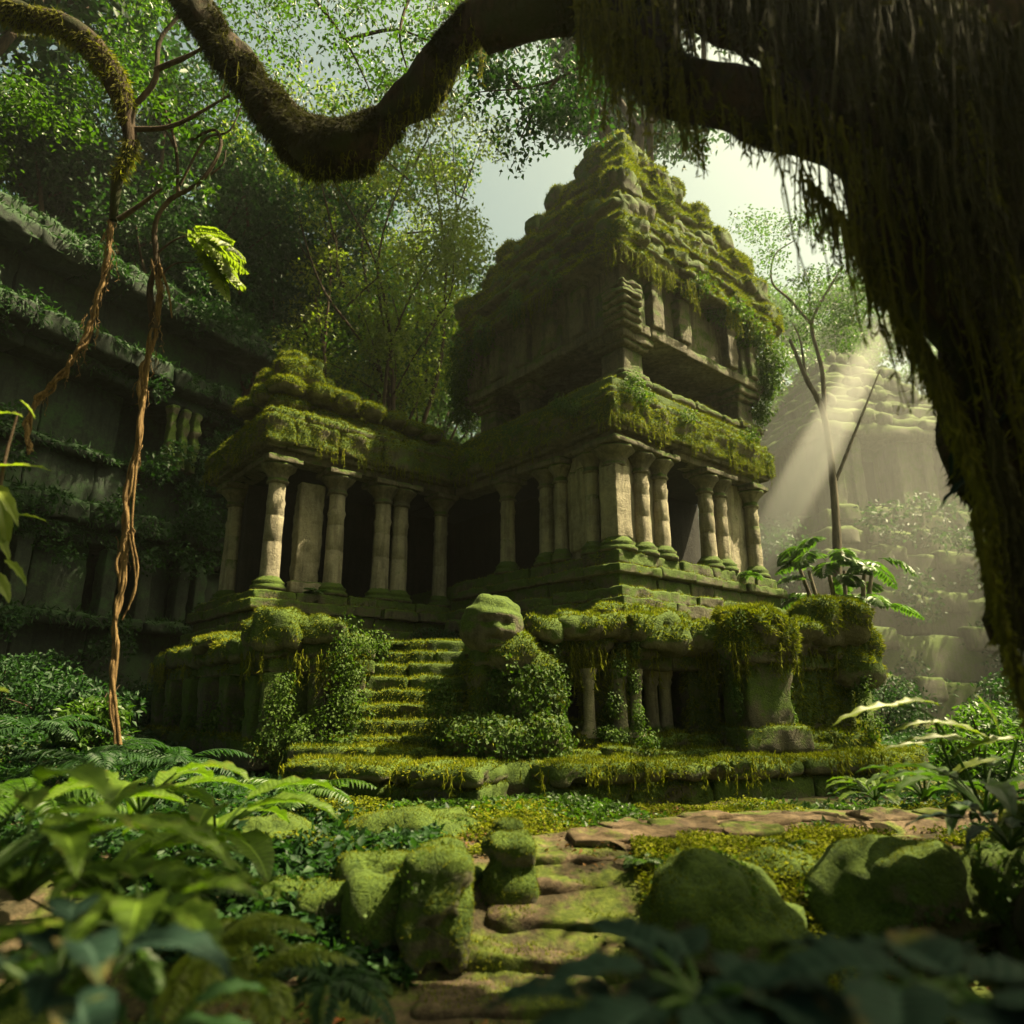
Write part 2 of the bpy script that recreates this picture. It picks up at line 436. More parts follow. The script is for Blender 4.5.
def bark_mat(name, c0, c1, scale=(9, 9, 1.2), moss=False):
    m, nt, out = mat_new(name)
    geo = nd(nt, 'ShaderNodeNewGeometry'); pos = geo.outputs['Position']
    mp = nd(nt, 'ShaderNodeMapping'); mp.inputs['Scale'].default_value = scale; nt.links.new(pos, mp.inputs[0])
    n1 = noise(nt, 1.5, 6, .65, mp.outputs[0]); n2 = noise(nt, 25, 4, .6, pos)
    b = nd(nt, 'ShaderNodeBsdfPrincipled'); b.inputs['Roughness'].default_value = .92; b.inputs['Specular IOR Level'].default_value = .15
    col = ramp(nt, n1, [(.35, c0), (.65, c1)])
    if moss:
        n3 = noise(nt, 1.8, 4, .6, pos)
        col = mixc(nt, ramp(nt, n3, [(.45, (0, 0, 0)), (.6, (1, 1, 1))]), col, (.020, .024, .006))
    nt.links.new(col, b.inputs['Base Color'])
    bp = nd(nt, 'ShaderNodeBump'); bp.inputs['Strength'].default_value = .8; bp.inputs['Distance'].default_value = .04
    nt.links.new(mth(nt, 'ADD', n1, mth(nt, 'MULTIPLY', n2, .3)), bp.inputs['Height']); nt.links.new(bp.outputs[0], b.inputs['Normal'])
    nt.links.new(b.outputs[0], out.inputs[0]); return m

def soil_mat(name, c0, c1, c2, mossf=None):
    m, nt, out = mat_new(name)
    geo = nd(nt, 'ShaderNodeNewGeometry'); pos = geo.outputs['Position']
    n1 = noise(nt, 1.1, 6, .65, pos); n2 = noise(nt, 18, 6, .7, pos); n3 = noise(nt, 90, 2, .6, pos)
    b = nd(nt, 'ShaderNodeBsdfPrincipled'); b.inputs['Roughness'].default_value = .9; b.inputs['Specular IOR Level'].default_value = .2
    col = ramp(nt, mth(nt, 'ADD', mth(nt, 'MULTIPLY', n1, .5), mth(nt, 'MULTIPLY', n2, .5)), [(.36, c0), (.5, c1), (.64, c2)])
    if mossf is not None:
        n4 = noise(nt, 1.6, 5, .7, pos)
        col = mixc(nt, ramp(nt, n4, [(mossf, (0, 0, 0)), (mossf + .08, (1, 1, 1))]), col, ramp(nt, n2, [(.35, (.03, .045, .006)), (.65, (.09, .11, .015))]))
    nt.links.new(col, b.inputs['Base Color'])
    bp = nd(nt, 'ShaderNodeBump'); bp.inputs['Strength'].default_value = .7; bp.inputs['Distance'].default_value = .04
    nt.links.new(mth(nt, 'ADD', n2, mth(nt, 'MULTIPLY', n3, .3)), bp.inputs['Height']); nt.links.new(bp.outputs[0], b.inputs['Normal'])
    nt.links.new(b.outputs[0], out.inputs[0]); return m

M = {}
M['stone'] = stone_mat('weathered_stone', (.035, .031, .021), (.105, .092, .064), (.22, .195, .13), .50, bump=.8)
M['column'] = stone_mat('column_stone', (.09, .078, .052), (.21, .185, .13), (.31, .275, .19), .30, bump=.8)
M['mossy'] = stone_mat('moss_covered_stone', (.05, .045, .03), (.11, .10, .06), (.19, .17, .11), .80, bump=.9)
M['podium'] = stone_mat('podium_stone', (.04, .036, .024), (.10, .088, .058), (.18, .16, .105), .68, bump=.8)
M['dark'] = stone_mat('shade_dark_stone', (.010, .014, .011), (.022, .03, .022), (.042, .05, .036), .55, ((.012, .03, .012), (.03, .06, .022)))  # forest shade on the left building is put into this darker stone colour
M['far'] = stone_mat('pale_far_stone', (.05, .048, .035), (.10, .095, .07), (.17, .155, .115), .6)
M['inside'] = stone_mat('shade_dark_inner_stone', (.006, .006, .005), (.014, .013, .011), (.028, .025, .02), .02)  # near-black colour stands in for the shade inside rooms and openings
M['moss'] = leaf_mat('moss_blades', (.010, .030, .002), (.22, .22, .010), .35, .8, spec=.1)
M['ivy'] = leaf_mat('ivy_leaves', (.014, .042, .006), (.08, .13, .014), .4, .62, spec=.2)
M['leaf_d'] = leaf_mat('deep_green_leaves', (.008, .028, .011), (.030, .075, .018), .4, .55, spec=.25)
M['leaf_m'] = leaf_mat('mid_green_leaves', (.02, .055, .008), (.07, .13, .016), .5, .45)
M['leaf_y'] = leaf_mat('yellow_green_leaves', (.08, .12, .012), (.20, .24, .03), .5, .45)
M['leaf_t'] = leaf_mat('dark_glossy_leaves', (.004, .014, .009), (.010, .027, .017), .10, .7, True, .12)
M['leaf_b'] = leaf_mat('broad_bright_leaves', (.018, .05, .006), (.12, .19, .014), .45, .5, True, .3)
M['bark'] = bark_mat('brown_bark', (.02, .014, .009), (.075, .052, .032))
M['bark_m'] = bark_mat('mossy_bark', (.010, .007, .005), (.05, .032, .018), (16, 16, 2.0), True)
M['bark_p'] = bark_mat('pale_bark', (.05, .042, .03), (.14, .12, .085), (6, 6, 1))
M['root'] = bark_mat('fibrous_roots', (.06, .035, .015), (.22, .14, .06), (30, 30, 3))
M['hang'] = leaf_mat('hanging_moss_strands', (.035, .036, .006), (.19, .18, .02), .5, .8, spec=.1)
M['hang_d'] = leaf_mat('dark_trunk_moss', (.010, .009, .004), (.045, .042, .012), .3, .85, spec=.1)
M['soil'] = soil_mat('leaf_litter_soil', (.02, .018, .008), (.05, .038, .02), (.10, .07, .04), .47)
M['path'] = soil_mat('trodden_earth_path', (.03, .02, .012), (.085, .058, .034), (.16, .11, .066), .50)
M['step'] = soil_mat('worn_step_stone', (.03, .021, .012), (.075, .053, .032), (.145, .105, .064), .46)
M['fallen'] = leaf_mat('fallen_orange_leaves', (.25, .05, .012), (.45, .13, .03), .3, .5)
M['hill'] = leaf_mat('hill_cover', (.012, .03, .01), (.03, .055, .015), .0, .9)

# ------------------------------------------------------------------ frames and helpers for placing
TH = radians(15)
def at(px, py, Y):
    """a point of the place seen from the path, given its distance ahead"""
    u, v = px - 512, 512 - py
    dy = 700 * cos(TH) - v * sin(TH); dz = 700 * sin(TH) + v * cos(TH)
    return np.array([u / dy * Y, Y, EYE + dz / dy * Y])

O = np.array([1.97, 12.5]); A2 = np.array([.766, .643]); B2 = np.array([-.643, .766]); ANG = atan2(.643, .766)
def W(a, b, z): return np.array([*(O + a * A2 + b * B2), z])
def blk(mb, a0, a1, b0, b1, z0, z1, jit=.0, **kw):
    j = rng.normal(size=3) * jit
    c = W((a0 + a1) / 2, (b0 + b1) / 2, (z0 + z1) / 2) + [j[0], j[1], 0]
    kw.setdefault('seed', int(rng.integers(1000)))
    rbox(mb, c, (abs(a1 - a0), abs(b1 - b0), z1 - z0), ANG + j[2] * .4, **kw)

def course(mb, p, q, z0, z1, depth, out=0, ext=(0, 0), bl=.8, jit=.012, zj=.012, frame='F', **kw):
    """a row of stone blocks along the wall line p-q (outside on the right hand of p->q)"""
    p = np.array(p, float); q = np.array(q, float)
    if frame == 'F': p = O + p[0] * A2 + p[1] * B2; q = O + q[0] * A2 + q[1] * B2
    d = q - p; L0 = np.linalg.norm(d); d = d / L0; n = np.array([d[1], -d[0]])
    s = -ext[0]; L = L0 + ext[1]; ang = atan2(d[1], d[0])
    tot = L - s; k = max(1, int(round(tot / bl)))
    cuts = np.linspace(0, tot, k + 1)
    if k > 1: cuts[1:-1] += rng.uniform(-.22, .22, k - 1) * tot / k
    for i in range(k):
        l = cuts[i + 1] - cuts[i]; m = s + (cuts[i] + cuts[i + 1]) / 2
        o = out + rng.normal() * jit
        c = p + d * m + n * (o - depth / 2)
        zz = rng.normal() * zj
        rbox(mb, (c[0], c[1], (z0 + z1) / 2 + zz), (l - .006, depth, z1 - z0), ang + rng.normal() * jit * .3,
             seed=int(rng.integers(1000)), **kw)

# ------------------------------------------------------------------ ground
def smooth(x, a, b):
    t = np.clip((x - a) / (b - a), 0, 1); return t * t * (3 - 2 * t)
def ground_z(x, y):
    x = np.asarray(x, float); y = np.asarray(y, float)
    P = np.stack([x, y, x * 0], -1).reshape(-1, 3)
    z = .10 * fbm(P, .7, 3, 5).reshape(x.shape) * smooth(np.hypot(x, y), 2, 7)
    low = 1 - smooth(y + .25 * np.clip(-x - .5, 0, 4), 4.4, 6.2)          # lower ground round the viewer
    z = z - .55 * low
    z = z + .75 * smooth(-x - .45 * (y - 8), 2.2, 6.0) * smooth(y, 6, 10)  # rises to the left
    z = z + .25 * smooth(x, 5.2, 8) * smooth(y, 6, 10)
    r = np.hypot(x, y - 12)
    z = z + 3.5 * smooth(r, 24, 60) + 9 * smooth(r, 45, 120)
    return z - .02
def grid_ground():
    # one sheet: fine near the viewer, coarse towards the horizon
    t = np.linspace(-1, 1, 300); g = np.sign(t) * (14 * np.abs(t) + 230 * np.abs(t) ** 4)
    X, Y = np.meshgrid(g, g + 8, indexing='ij')
    Z = ground_z(X, Y)
    P = np.stack([X, Y, Z], -1).reshape(-1, 3)
    P[:, 2] += .03 * fbm(P, 4, 2, 8) * (np.hypot(P[:, 0], P[:, 1]) < 20)
    n = len(g); i = np.arange(n - 1)[:, None] * n + np.arange(n - 1)[None]
    mb = MB(); mb.add(P, np.stack([i, i + n, i + n + 1, i + 1], -1).reshape(-1, 4))
    return mb
GR = grid_ground()
tag(GR.build('ground', M['soil']), kind='structure')

# ------------------------------------------------------------------ main temple
T = thing('ruined_temple', (*W(0, 0, 0)[:2], 0), 'moss covered ruined stone temple with pillared porch and stepped tower, standing on the lit terrace', 'temple')
ALL_MOSS = []      # stone meshes that grow moss blades

def add_part(name, mb, mat, parent=T, moss=None, **kw):
    o = mb.build(name, mat, parent)
    if moss: ALL_MOSS.append((mb, moss))
    return o

P0, P1, P2, P3, P4 = (5.85, 0), (0, 0), (0, 5.36), (-4.72, 5.36), (-4.72, 9.3)
# walking P4->P3->P2->P1->P0 keeps the outside on the right hand
def ring(mb, z0, z1, out, depth, segs='ALL', **kw):
    o = out
    if segs in ('ALL', 'PAV'):
        course(mb, P4, P3, z0, z1, depth, o, (0, o), **kw)
        course(mb, P3, P2, z0, z1, depth, o, (-depth + o - .003, -max(o, 0) if o > 0 else -o), **kw)
    if segs in ('ALL', 'TOW'):
        course(mb, P2, P1, z0, z1, depth, o, (-o, o), **kw)
        course(mb, P1, P0, z0, z1, depth, o, (-depth + o - .003, o), **kw)

# podium of the tower, courses stepping outwards towards the terrace
mb = MB()
for z0, z1, o in ((3.62, 3.87, -.18), (3.42, 3.60, .0), (3.12, 3.42, -.12), (2.9, 3.12, .16), (2.62, 2.9, .30), (2.32, 2.62, .22), (1.95, 2.32, .5)):
    ring(mb, z0, z1, o, 1.2 + o, 'TOW', bl=.85, r=.035, res=.06, amp=.045, ns=4.5, jit=.03)
blk(mb, .3, 5.9, .3, 9.3, 2.0, 3.83, r=.02, res=.5, amp=0)
add_part('tower_podium', mb, M['podium'], moss=(900, .055, .02, .0))
mb = MB()
for z0, z1, o in ((3.08, 3.3, -.12), (2.86, 3.08, .04), (2.6, 2.86, -.1), (2.35, 2.6, .18), (2.0, 2.35, .34)):
    ring(mb, z0, z1, o, 1.0 + o, 'PAV', bl=.9, r=.035, res=.06, amp=.045, ns=4.5, jit=.03)
blk(mb, -4.3, .6, 5.8, 9.3, 2.0, 3.26, r=.02, res=.5, amp=0)
add_part('porch_podium', mb, M['podium'], moss=(800, .05, .02, .0))

# columns
def column(a, b, z0, z1, r=.17, sq=False, name='column'):
    c = W(a, b, z0); H = z1 - z0
    body = MB(); s = int(rng.integers(999))
    zc = H - .52
    if sq:
        rbox(body, c + [0, 0, (.28 + zc) / 2], (r * 2, r * 2, zc - .26), ANG, r=.03, res=.06, amp=.02, ns=5, seed=s)
    else:
        lathe(body, c, [(r * 1.05, .26), (r * 1.0, .34), (r * 1.0, H * .2), (r * .97, H * .36 - .02), (r * .90, H * .36), (r * .965, H * .36 + .02), (r * .95, H * .46), (r * .94, H * .56 - .018), (r * .88, H * .56), (r * .93, H * .56 + .018), (r * .92, H * .62), (r * 1.03, H * .66), (r * .91, H * .69), (r * .9, zc)], 24, .022, s, .035)
    o = add_part(name, body, M['column'])
    bs = MB()
    lathe(bs, c, [(r * .5, -.01), (r * 1.75, 0), (r * 1.78, .07), (r * 1.6, .10), (r * 1.5, .13), (r * 1.62, .17), (r * 1.35, .21), (r * 1.25, .24), (r * 1.02, .29), (r * .8, .3)], 22, .018, s + 1)
    bs.build('base', M['podium'], o)
    ALL_MOSS.append((bs, (500, .04, .018, .3)))
    cp = MB()
    lathe(cp, c + [0, 0, zc], [(r * .85, -.03), (r * 1.12, .0), (r * 1.14, .04), (r * .98, .07), (r * 1.05, .14), (r * 1.3, .22), (r * 1.6, .28), (r * 1.85, .33), (r * 1.9, .37), (r * 1.3, .39)], 22, .03, s + 2, .05)
    rbox(cp, c + [0, 0, zc + .455], (r * 3.9, r * 3.9, .13), ANG, r=.03, res=.06, amp=.03, ns=6, seed=s + 3)
    cp.build('capital', M['stone'], o)
    ALL_MOSS.append((cp, (300, .035, .016, .35)))
    return o
TF, PF, EV = 3.87, 3.30, 6.12
for a, b in ((-4.2, 5.84), (-2.81, 5.84), (-1.64, 5.84), (-1.16, 5.84)): column(a, b, PF, EV, .2)
column(-4.2, 8.35, PF, EV, .2); 
column(.05, 5.9, PF, EV, .17)
for b in (3.75, 2.42): column(.45, b, TF, EV, .17)
column(.5, .5, TF, EV, .22, True)
for a in (1.22, 1.82, 3.45, 3.98, 5.3): column(a, .45, TF, EV, .175)
column(.42, 1.05, TF, EV, .15); column(.42, 1.95, TF, EV, .14)

# wall panels and cella
for q in (((.5, .8, .7, 2.35, TF, EV), .03, .02), ((.45, .66, 1.25, 1.75, TF + .2, EV - .3), .03, .03), ((.65, 1.85, .5, .8, TF, EV - .003), .03, .02), ((3.9, 5.6, .56, .85, TF, EV - .006), .03, .03)):
    wp = MB(); blk(wp, *q[0], r=q[1], res=.08, amp=q[2] + .015); add_part('wall_panel', wp, M['column'])
wp = MB(); blk(wp, -3.6, -3.02, 6.0, 6.3, PF, EV - .3, r=.05, res=.08, amp=.04); blk(wp, -3.75, -2.9, 5.8, 6.1, PF, PF + .28, r=.05, res=.08, amp=.04)
add_part('wall_panel', wp, M['column'])
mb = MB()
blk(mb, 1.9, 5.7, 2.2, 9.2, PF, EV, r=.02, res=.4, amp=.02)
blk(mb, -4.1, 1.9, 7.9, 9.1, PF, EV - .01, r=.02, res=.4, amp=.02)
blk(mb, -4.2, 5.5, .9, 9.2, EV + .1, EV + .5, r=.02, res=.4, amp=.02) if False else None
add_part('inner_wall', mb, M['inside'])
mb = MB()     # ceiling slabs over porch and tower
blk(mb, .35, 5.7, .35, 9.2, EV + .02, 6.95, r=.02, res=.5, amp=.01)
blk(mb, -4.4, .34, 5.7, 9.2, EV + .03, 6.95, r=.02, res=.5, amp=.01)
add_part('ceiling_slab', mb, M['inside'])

# entablature
mb = MB()
ring(mb, EV, 6.36, -.28, .5, bl=1.5, r=.03, res=.09, amp=.014)
ring(mb, 6.28, 6.40, -.12, .4, bl=1.7, r=.03, res=.08, amp=.012)
add_part('architrave', mb, M['stone'])
mb = MB()
ring(mb, 6.37, 6.98, 0, .62, bl=1.1, r=.07, res=.05, amp=.11, ns=3.2, jit=.03, zj=.015)
add_part('frieze', mb, M['mossy'], moss=(2600, .06, .02, -.75))
mb = MB()
ring(mb, 6.95, 7.17, -.07, .8, bl=1.0, r=.08, res=.07, amp=.06, ns=3, jit=.03, zj=.02)
ring(mb, 7.15, 7.36, -.28, .9, bl=.8, r=.09, res=.07, amp=.07, ns=3, jit=.04, zj=.03)
ring(mb, 7.32, 7.56, -.5, .9, 'TOW', bl=.7, r=.1, res=.07, amp=.08, ns=3, jit=.05, zj=.03)
blk(mb, .2, 5.6, .2, 9.2, 6.9, 7.42, r=.05, res=.4, amp=.03)
blk(mb, -4.3, .3, 5.8, 9.2, 6.9, 7.32, r=.05, res=.4, amp=.03)
add_part('cornice', mb, M['mossy'], moss=(1500, .075, .024, -.4))
# fallen and heaped roof stones over the porch
mb = MB()
ring(mb, 7.35, 7.6, -.42, .8, 'PAV', bl=.62, r=.11, res=.06, amp=.08, ns=3, jit=.07, zj=.04)
ring(mb, 7.56, 7.8, -.72, .8, 'PAV', bl=.6, r=.11, res=.06, amp=.08, ns=3, jit=.07, zj=.04)
for (a, b, z, sx, sy, sz) in ((-4.15, 5.95, 7.9, .7, .65, .42), (-4.05, 6.0, 8.3, .6, .6, .55), (-3.6, 5.95, 8.25, .55, .6, .5), (-3.9, 6.3, 8.7, .55, .6, .5), (-3.45, 6.1, 8.6, .4, .5, .4), (-4.3, 6.6, 8.2, .55, .6, .4), (-3.75, 6.1, 7.98, .6, .55, .42), (-3.05, 6.05, 7.95, .62, .6, .4), (-2.4, 6.3, 7.9, .5, .5, .3), (-3.5, 6.35, 8.38, .5, .5, .55), (-3.02, 6.4, 8.3, .42, .5, .5),
                             (-1.7, 6.3, 7.9, .55, .5, .3), (-2.3, 6.5, 8.12, .5, .45, .3), (-1.1, 6.3, 7.85, .5, .5, .26), (-.4, 6.2, 7.85, .6, .5, .25),
                             (-3.9, 6.9, 7.95, .55, .6, .36), (-3.9, 7.6, 7.88, .55, .6, .3), (-3.7, 6.95, 8.2, .5, .55, .3), (-4.45, 6.4, 7.75, .5, .6, .4), (-4.5, 7.3, 7.7, .5, .6, .36), (-2.75, 5.85, 7.85, .62, .5, .4), (-2.1, 5.8, 7.8, .6, .5, .36), (-1.5, 5.8, 7.74, .55, .5, .34), (-.95, 5.8, 7.7, .5, .5, .32), (-.4, 5.8, 7.66, .55, .5, .3), (-3.4, 5.8, 7.9, .6, .5, .42), (-3.85, 8.3, 7.8, .5, .6, .28), (-1.8, 7.2, 7.9, 2.6, 1.4, .4)):
    rbox(mb, W(a, b, z), (sx, sy, sz), ANG + rng.normal() * .25, r=.17, res=.055, amp=.10, ns=3.2, seed=int(rng.integers(999)), tilt=tuple(rng.normal(size=2) * .1))
add_part('porch_roof', mb, M['mossy'], moss=(2600, .075, .022, -.5))

# upper storey
U0a, U0b, UA, UB = .45, .05, 5.6, 5.75
def uring(mb, z0, z1, ia, ib, depth, ea=None, eb=None, rough_=0, far=True, **kw):
    a0, b0, a1, b1 = U0a + ia, U0b + ib, U0a + UA - (ia if ea is None else ea), U0b + UB - (ib if eb is None else eb)
    course(mb, (a0, b1), (a0, b0), z0, z1, depth, 0, (0, 0), **kw)
    course(mb, (a0, b0), (a1, b0), z0, z1, depth, 0, (-depth - .003, 0), **kw)
    if far:
        course(mb, (a1, b0), (a1, b1), z0, z1, depth, 0, (-depth - .003, 0), **kw)
        course(mb, (a1, b1), (a0, b1), z0, z1, depth, 0, (-depth - .003, -depth - .003), **kw)
mb = MB()
uring(mb, 7.5, 7.68, .15, .15, .9, bl=.8, r=.07, res=.08, amp=.05, jit=.03)
blk(mb, 2.2, 4.4, 2.0, 4.2, 7.4, 8.7, r=.03, res=.4, amp=.02)
add_part('upper_floor', mb, M['podium'], moss=(700, .06, .02, -.2))
mb = MB()
for (a, b, w) in ((U0a + .62, U0b + .62, .85), (U0a + UA - .75, U0b + .6, .8), (U0a + .65, U0b + UB - .8, .8), (U0a + .62, U0b + 3.6, .5)):
    pmb = MB(); s = int(rng.integers(999))
    rbox(pmb, W(a, b, 8.0), (w * .75, w * .75, .62), ANG, r=.05, res=.07, amp=.03, ns=5, seed=s)
    rbox(pmb, W(a, b, 7.72), (w, w, .14), ANG, r=.05, res=.07, amp=.03, ns=5, seed=s + 1)
    rbox(pmb, W(a, b, 8.38), (w * 1.0, w * 1.0, .13), ANG, r=.05, res=.07, amp=.04, ns=5, seed=s + 2)
    rbox(pmb, W(a, b, 8.54), (w * 1.2, w * 1.2, .2), ANG, r=.05, res=.07, amp=.04, ns=5, seed=s + 3)
    add_part('upper_pillar', pmb, M['stone'], moss=(350, .04, .02, .3))
# carved corner bracket of stacked scrolls
mb = MB()
for k in range(7):
    z = 8.7 + k * .13; o = .02 + .06 * k if k < 5 else .2
    rbox(mb, W(U0a + .32 - o, U0b + .32 - o, z), (.62, .62, .14), ANG, r=.06, res=.05, amp=.05, ns=6, seed=k)
add_part('corner_bracket', mb, M['stone'])
# deep chamber wall with pilasters and niches
mb = MB()
uring(mb, 8.62, 8.86, .06, .06, .9, bl=1.8, r=.03, res=.1, amp=.03)
uring(mb, 8.84, 10.35, .2, .2, .6, bl=1.5, r=.04, res=.1, amp=.035, ns=3)
blk(mb, 1.0, 5.3, .6, 5.1, 8.66, 10.3, r=.03, res=.5, amp=0)
add_part('upper_wall', mb, M['stone'], moss=(80, .05, .02, .5))
for k, b in enumerate(np.linspace(U0b + 1.35, U0b + 5.2, 5)):
    wp = MB(); blk(wp, U0a + .02, U0a + .4, b - .22, b + .22, 8.9, 10.1 + rng.uniform(-.1, .1), r=.04, res=.07, amp=.05); add_part('wall_pilaster', wp, M['stone'])
for k, a in enumerate(np.linspace(U0a + 1.2, U0a + 5.0, 5)):
    if k == 2: continue
    wp = MB(); blk(wp, a - .2, a + .2, U0b + .0, U0b + .4, 8.9, 10.0 + rng.uniform(-.1, .1), r=.04, res=.07, amp=.05); add_part('wall_pilaster', wp, M['stone'])
for k, (a, b) in enumerate(((None, .62), (None, 2.0), (None, 3.3), (.55, None), (4.55, None))):
    nm = MB()
    if a is None: blk(nm, U0a + .12, U0a + .3, U0b + b, U0b + b + .3, 8.85, 9.65, r=.03, res=.07, amp=.02)
    else: blk(nm, U0a + a, U0a + a + .3, U0b + .1, U0b + .3, 8.85, 9.65, r=.03, res=.07, amp=.02)
    add_part('niche_slab', nm, M['far'])
# roof tiers: a thin overhanging ledge, then a recessed course of blocks, six times
TOPA, TOPB = 1.6, 1.2
tiers = 6
for k in range(tiers):
    t = k / (tiers - 1)
    z0 = 10.2 + 3.9 * t; dz = .8; z1 = z0 + dz
    ia = -.25 + (TOPA + .15) * t ** 1.45; ib = -.25 + (TOPB + .15) * t ** 1.45
    ea = -.2 + 1.95 * t ** 1.4; eb = -.2 + 2.3 * t ** 1.4
    mb = MB()
    uring(mb, z0, z0 + dz * .2, ia, ib, .9, ea, eb, bl=1.5, r=.07, res=.07, amp=.09, ns=2.5, jit=.05, zj=.03)
    uring(mb, z0 + dz * .17, z0 + dz * .48, ia + .13, ib + .13, .9, ea + .13, eb + .13, bl=.95, r=.09, res=.07, amp=.11, ns=2.6, jit=.05, zj=.03)
    uring(mb, z0 + dz * .44, z0 + dz * .66, ia + .05, ib + .05, .9, ea + .05, eb + .05, bl=1.2, r=.08, res=.07, amp=.13, ns=2.6, jit=.08, zj=.05)
    uring(mb, z0 + dz * .62, z1 + .05, ia + .26, ib + .26, .9, ea + .26, eb + .26, bl=.7, r=.12, res=.07, amp=.15, ns=2.6, jit=.08, zj=.07)
    a0, b0, a1, b1 = U0a + ia, U0b + ib, U0a + UA - ea, U0b + UB - eb
    blk(mb, a0 + .7, a1 - .7, b0 + .7, b1 - .7, z0, z1, r=.03, res=.5, amp=0)
    # broken stones standing on the ledge, mostly on the right hand face
    for kk in range(5):
        s_ = rng.random()
        if kk < 1: p = (a0 + .25, b0 + s_ * (b1 - b0))
        else: p = (a0 + s_ * (a1 - a0), b0 + .25)
        rbox(mb, W(p[0], p[1], z0 + dz * .8), (rng.uniform(.35, .7), rng.uniform(.4, .6), rng.uniform(.3, .6)), ANG + rng.normal() * .15, r=.12, res=.06, amp=.12, ns=3.5, seed=int(rng.integers(999)))
    rbox(mb, W(a0 + .34 + rng.normal() * .07, b0 + .34 + rng.normal() * .07, z0 + dz * .6), (.66, .66, dz * rng.uniform(.7, 1.0)), ANG + rng.normal() * .12, r=.1, res=.06, amp=.12, ns=3, seed=k + 60)
    lump(mb, W(a1 + .02, b0 + .3, z0 + dz * .75), (.36, .32, .38 - .03 * k), .4, 2.5, k, ANG, nu=30, sq=.15)
    if k % 2: lump(mb, W(a0 + .3, b1 - .05, z0 + dz * .7), (.3, .35, .3), .4, 2.5, k + 7, ANG, nu=30, sq=.2)
    add_part('roof_tier', mb, M['mossy'], moss=(1500, .10, .026, -.35))
mb = MB()
a0, b0 = U0a + TOPA, U0b + TOPB
rbox(mb, W(a0 + .8, b0 + .85, 14.6), (1.7, 1.6, 1.2), ANG, r=.12, res=.07, amp=.14, ns=3, seed=3)
rbox(mb, W(a0 + .85, b0 + 1.5, 14.50), (1.5, 1.1, .8), ANG + .1, r=.15, res=.08, amp=.1, ns=3, seed=4)
rbox(mb, W(a0 + 1.35, b0 + .7, 14.50), (.8, 1.0, .75), ANG - .1, r=.15, res=.08, amp=.1, ns=3, seed=5)
rbox(mb, W(a0 + .75, b0 + .8, 15.32), (1.35, 1.3, .5), ANG + .2, r=.15, res=.08, amp=.1, ns=3, seed=6)
rbox(mb, W(a0 + 1.1, b0 + 2.3, 14.45), (1.4, .7, .5), ANG + .2, r=.15, res=.08, amp=.1, ns=3, seed=6)
add_part('roof_crest', mb, M['mossy'], moss=(700, .07, .024, -.1))

# ------------------------------------------------------------------ terrace (world plan)
TT = 2.08     # terrace top
def wcourse(mb, p, q, z0, z1, depth, out=0, **kw): course(mb, p, q, z0, z1, depth, out, frame='W', **kw)
TL0, TL1, TL2 = (-7.5, 15.0), (-3.6, 10.3), (-2.05, 10.75)
mb = MB()
for p, q, e in ((TL0, TL1, (0, .05)), (TL1, TL2, (-.5, 0))):
    wcourse(mb, p, q, .2, .62, .8, .12, ext=e, bl=1.2, r=.07, res=.08, amp=.05, ns=3)
    wcourse(mb, p, q, .6, 1.55, .5, -.3, ext=e, bl=1.1, r=.05, res=.09, amp=.05, ns=3)
    wcourse(mb, p, q, 1.5, 1.72, .75, -.06, ext=e, bl=1.3, r=.05, res=.07, amp=.03, ns=4)
    wcourse(mb, p, q, 1.7, TT, .9, .06, ext=e, bl=1.0, r=.13, res=.06, amp=.09, ns=3, jit=.04)
add_part('left_terrace_wall', mb, M['mossy'], moss=(1500, .07, .024, -.2))
# pilasters on it
dL = unit(np.array(TL1) - np.array(TL0)); nL = np.array([dL[1], -dL[0]])
for s in (.35, 1.5, 2.6, 3.5, 4.7, 5.6):
    pm = MB(); c = np.array(TL1) - dL * s + nL * -.16
    rbox(pm, (*c, 1.05), (.32, .36, .95), atan2(dL[1], dL[0]), r=.05, res=.07, amp=.03, ns=4, seed=int(s * 10), taper=-.2)
    add_part('pilaster', pm, M['podium'], moss=(300, .05, .02, .1))
dM = unit(np.array(TL2) - np.array(TL1)); nM = np.array([dM[1], -dM[0]])
for s in (.15, .8, 1.35):
    pm = MB(); c = np.array(TL1) + dM * s + nM * -.14
    rbox(pm, (*c, 1.05), (.26, .34, .95), atan2(dM[1], dM[0]), r=.05, res=.07, amp=.03, ns=4, seed=int(s * 17))
    add_part('pilaster', pm, M['podium'], moss=(300, .05, .02, .1))

# steps up to the terrace
SB, ST = np.array([-1.72, 10.0]), np.array([-1.48, 11.6])
stair = MB()
st_root = bpy.data.objects.new('staircase', None); COL.objects.link(st_root); st_root.parent = T
for k in range(8):
    t = k / 7; c = SB + (ST - SB) * t; w = 1.75 - .3 * t; z1 = .46 + .205 * (k + 1)
    if k == 7: z1 = TT
    sm = MB(); x0 = c[0] + .1
    # long low tread running in under the next one
    nblk = 2
    cut = rng.uniform(-.2, .2)
    for i, (xa, xb) in enumerate(((-w / 2, cut), (cut, w / 2))):
        hh = z1 - .3; rbox(sm, (x0 + (xa + xb) / 2, c[1] + .22, z1 - hh / 2 + rng.normal() * .008), (xb - xa - .01, .46, hh), .05 + rng.normal() * .02, r=.05, res=.05, amp=.045, ns=4, seed=k * 3 + i)
    o = sm.build('step', M['mossy'], st_root)
    ALL_MOSS.append((sm, (2600, .055, .02, -.3)))
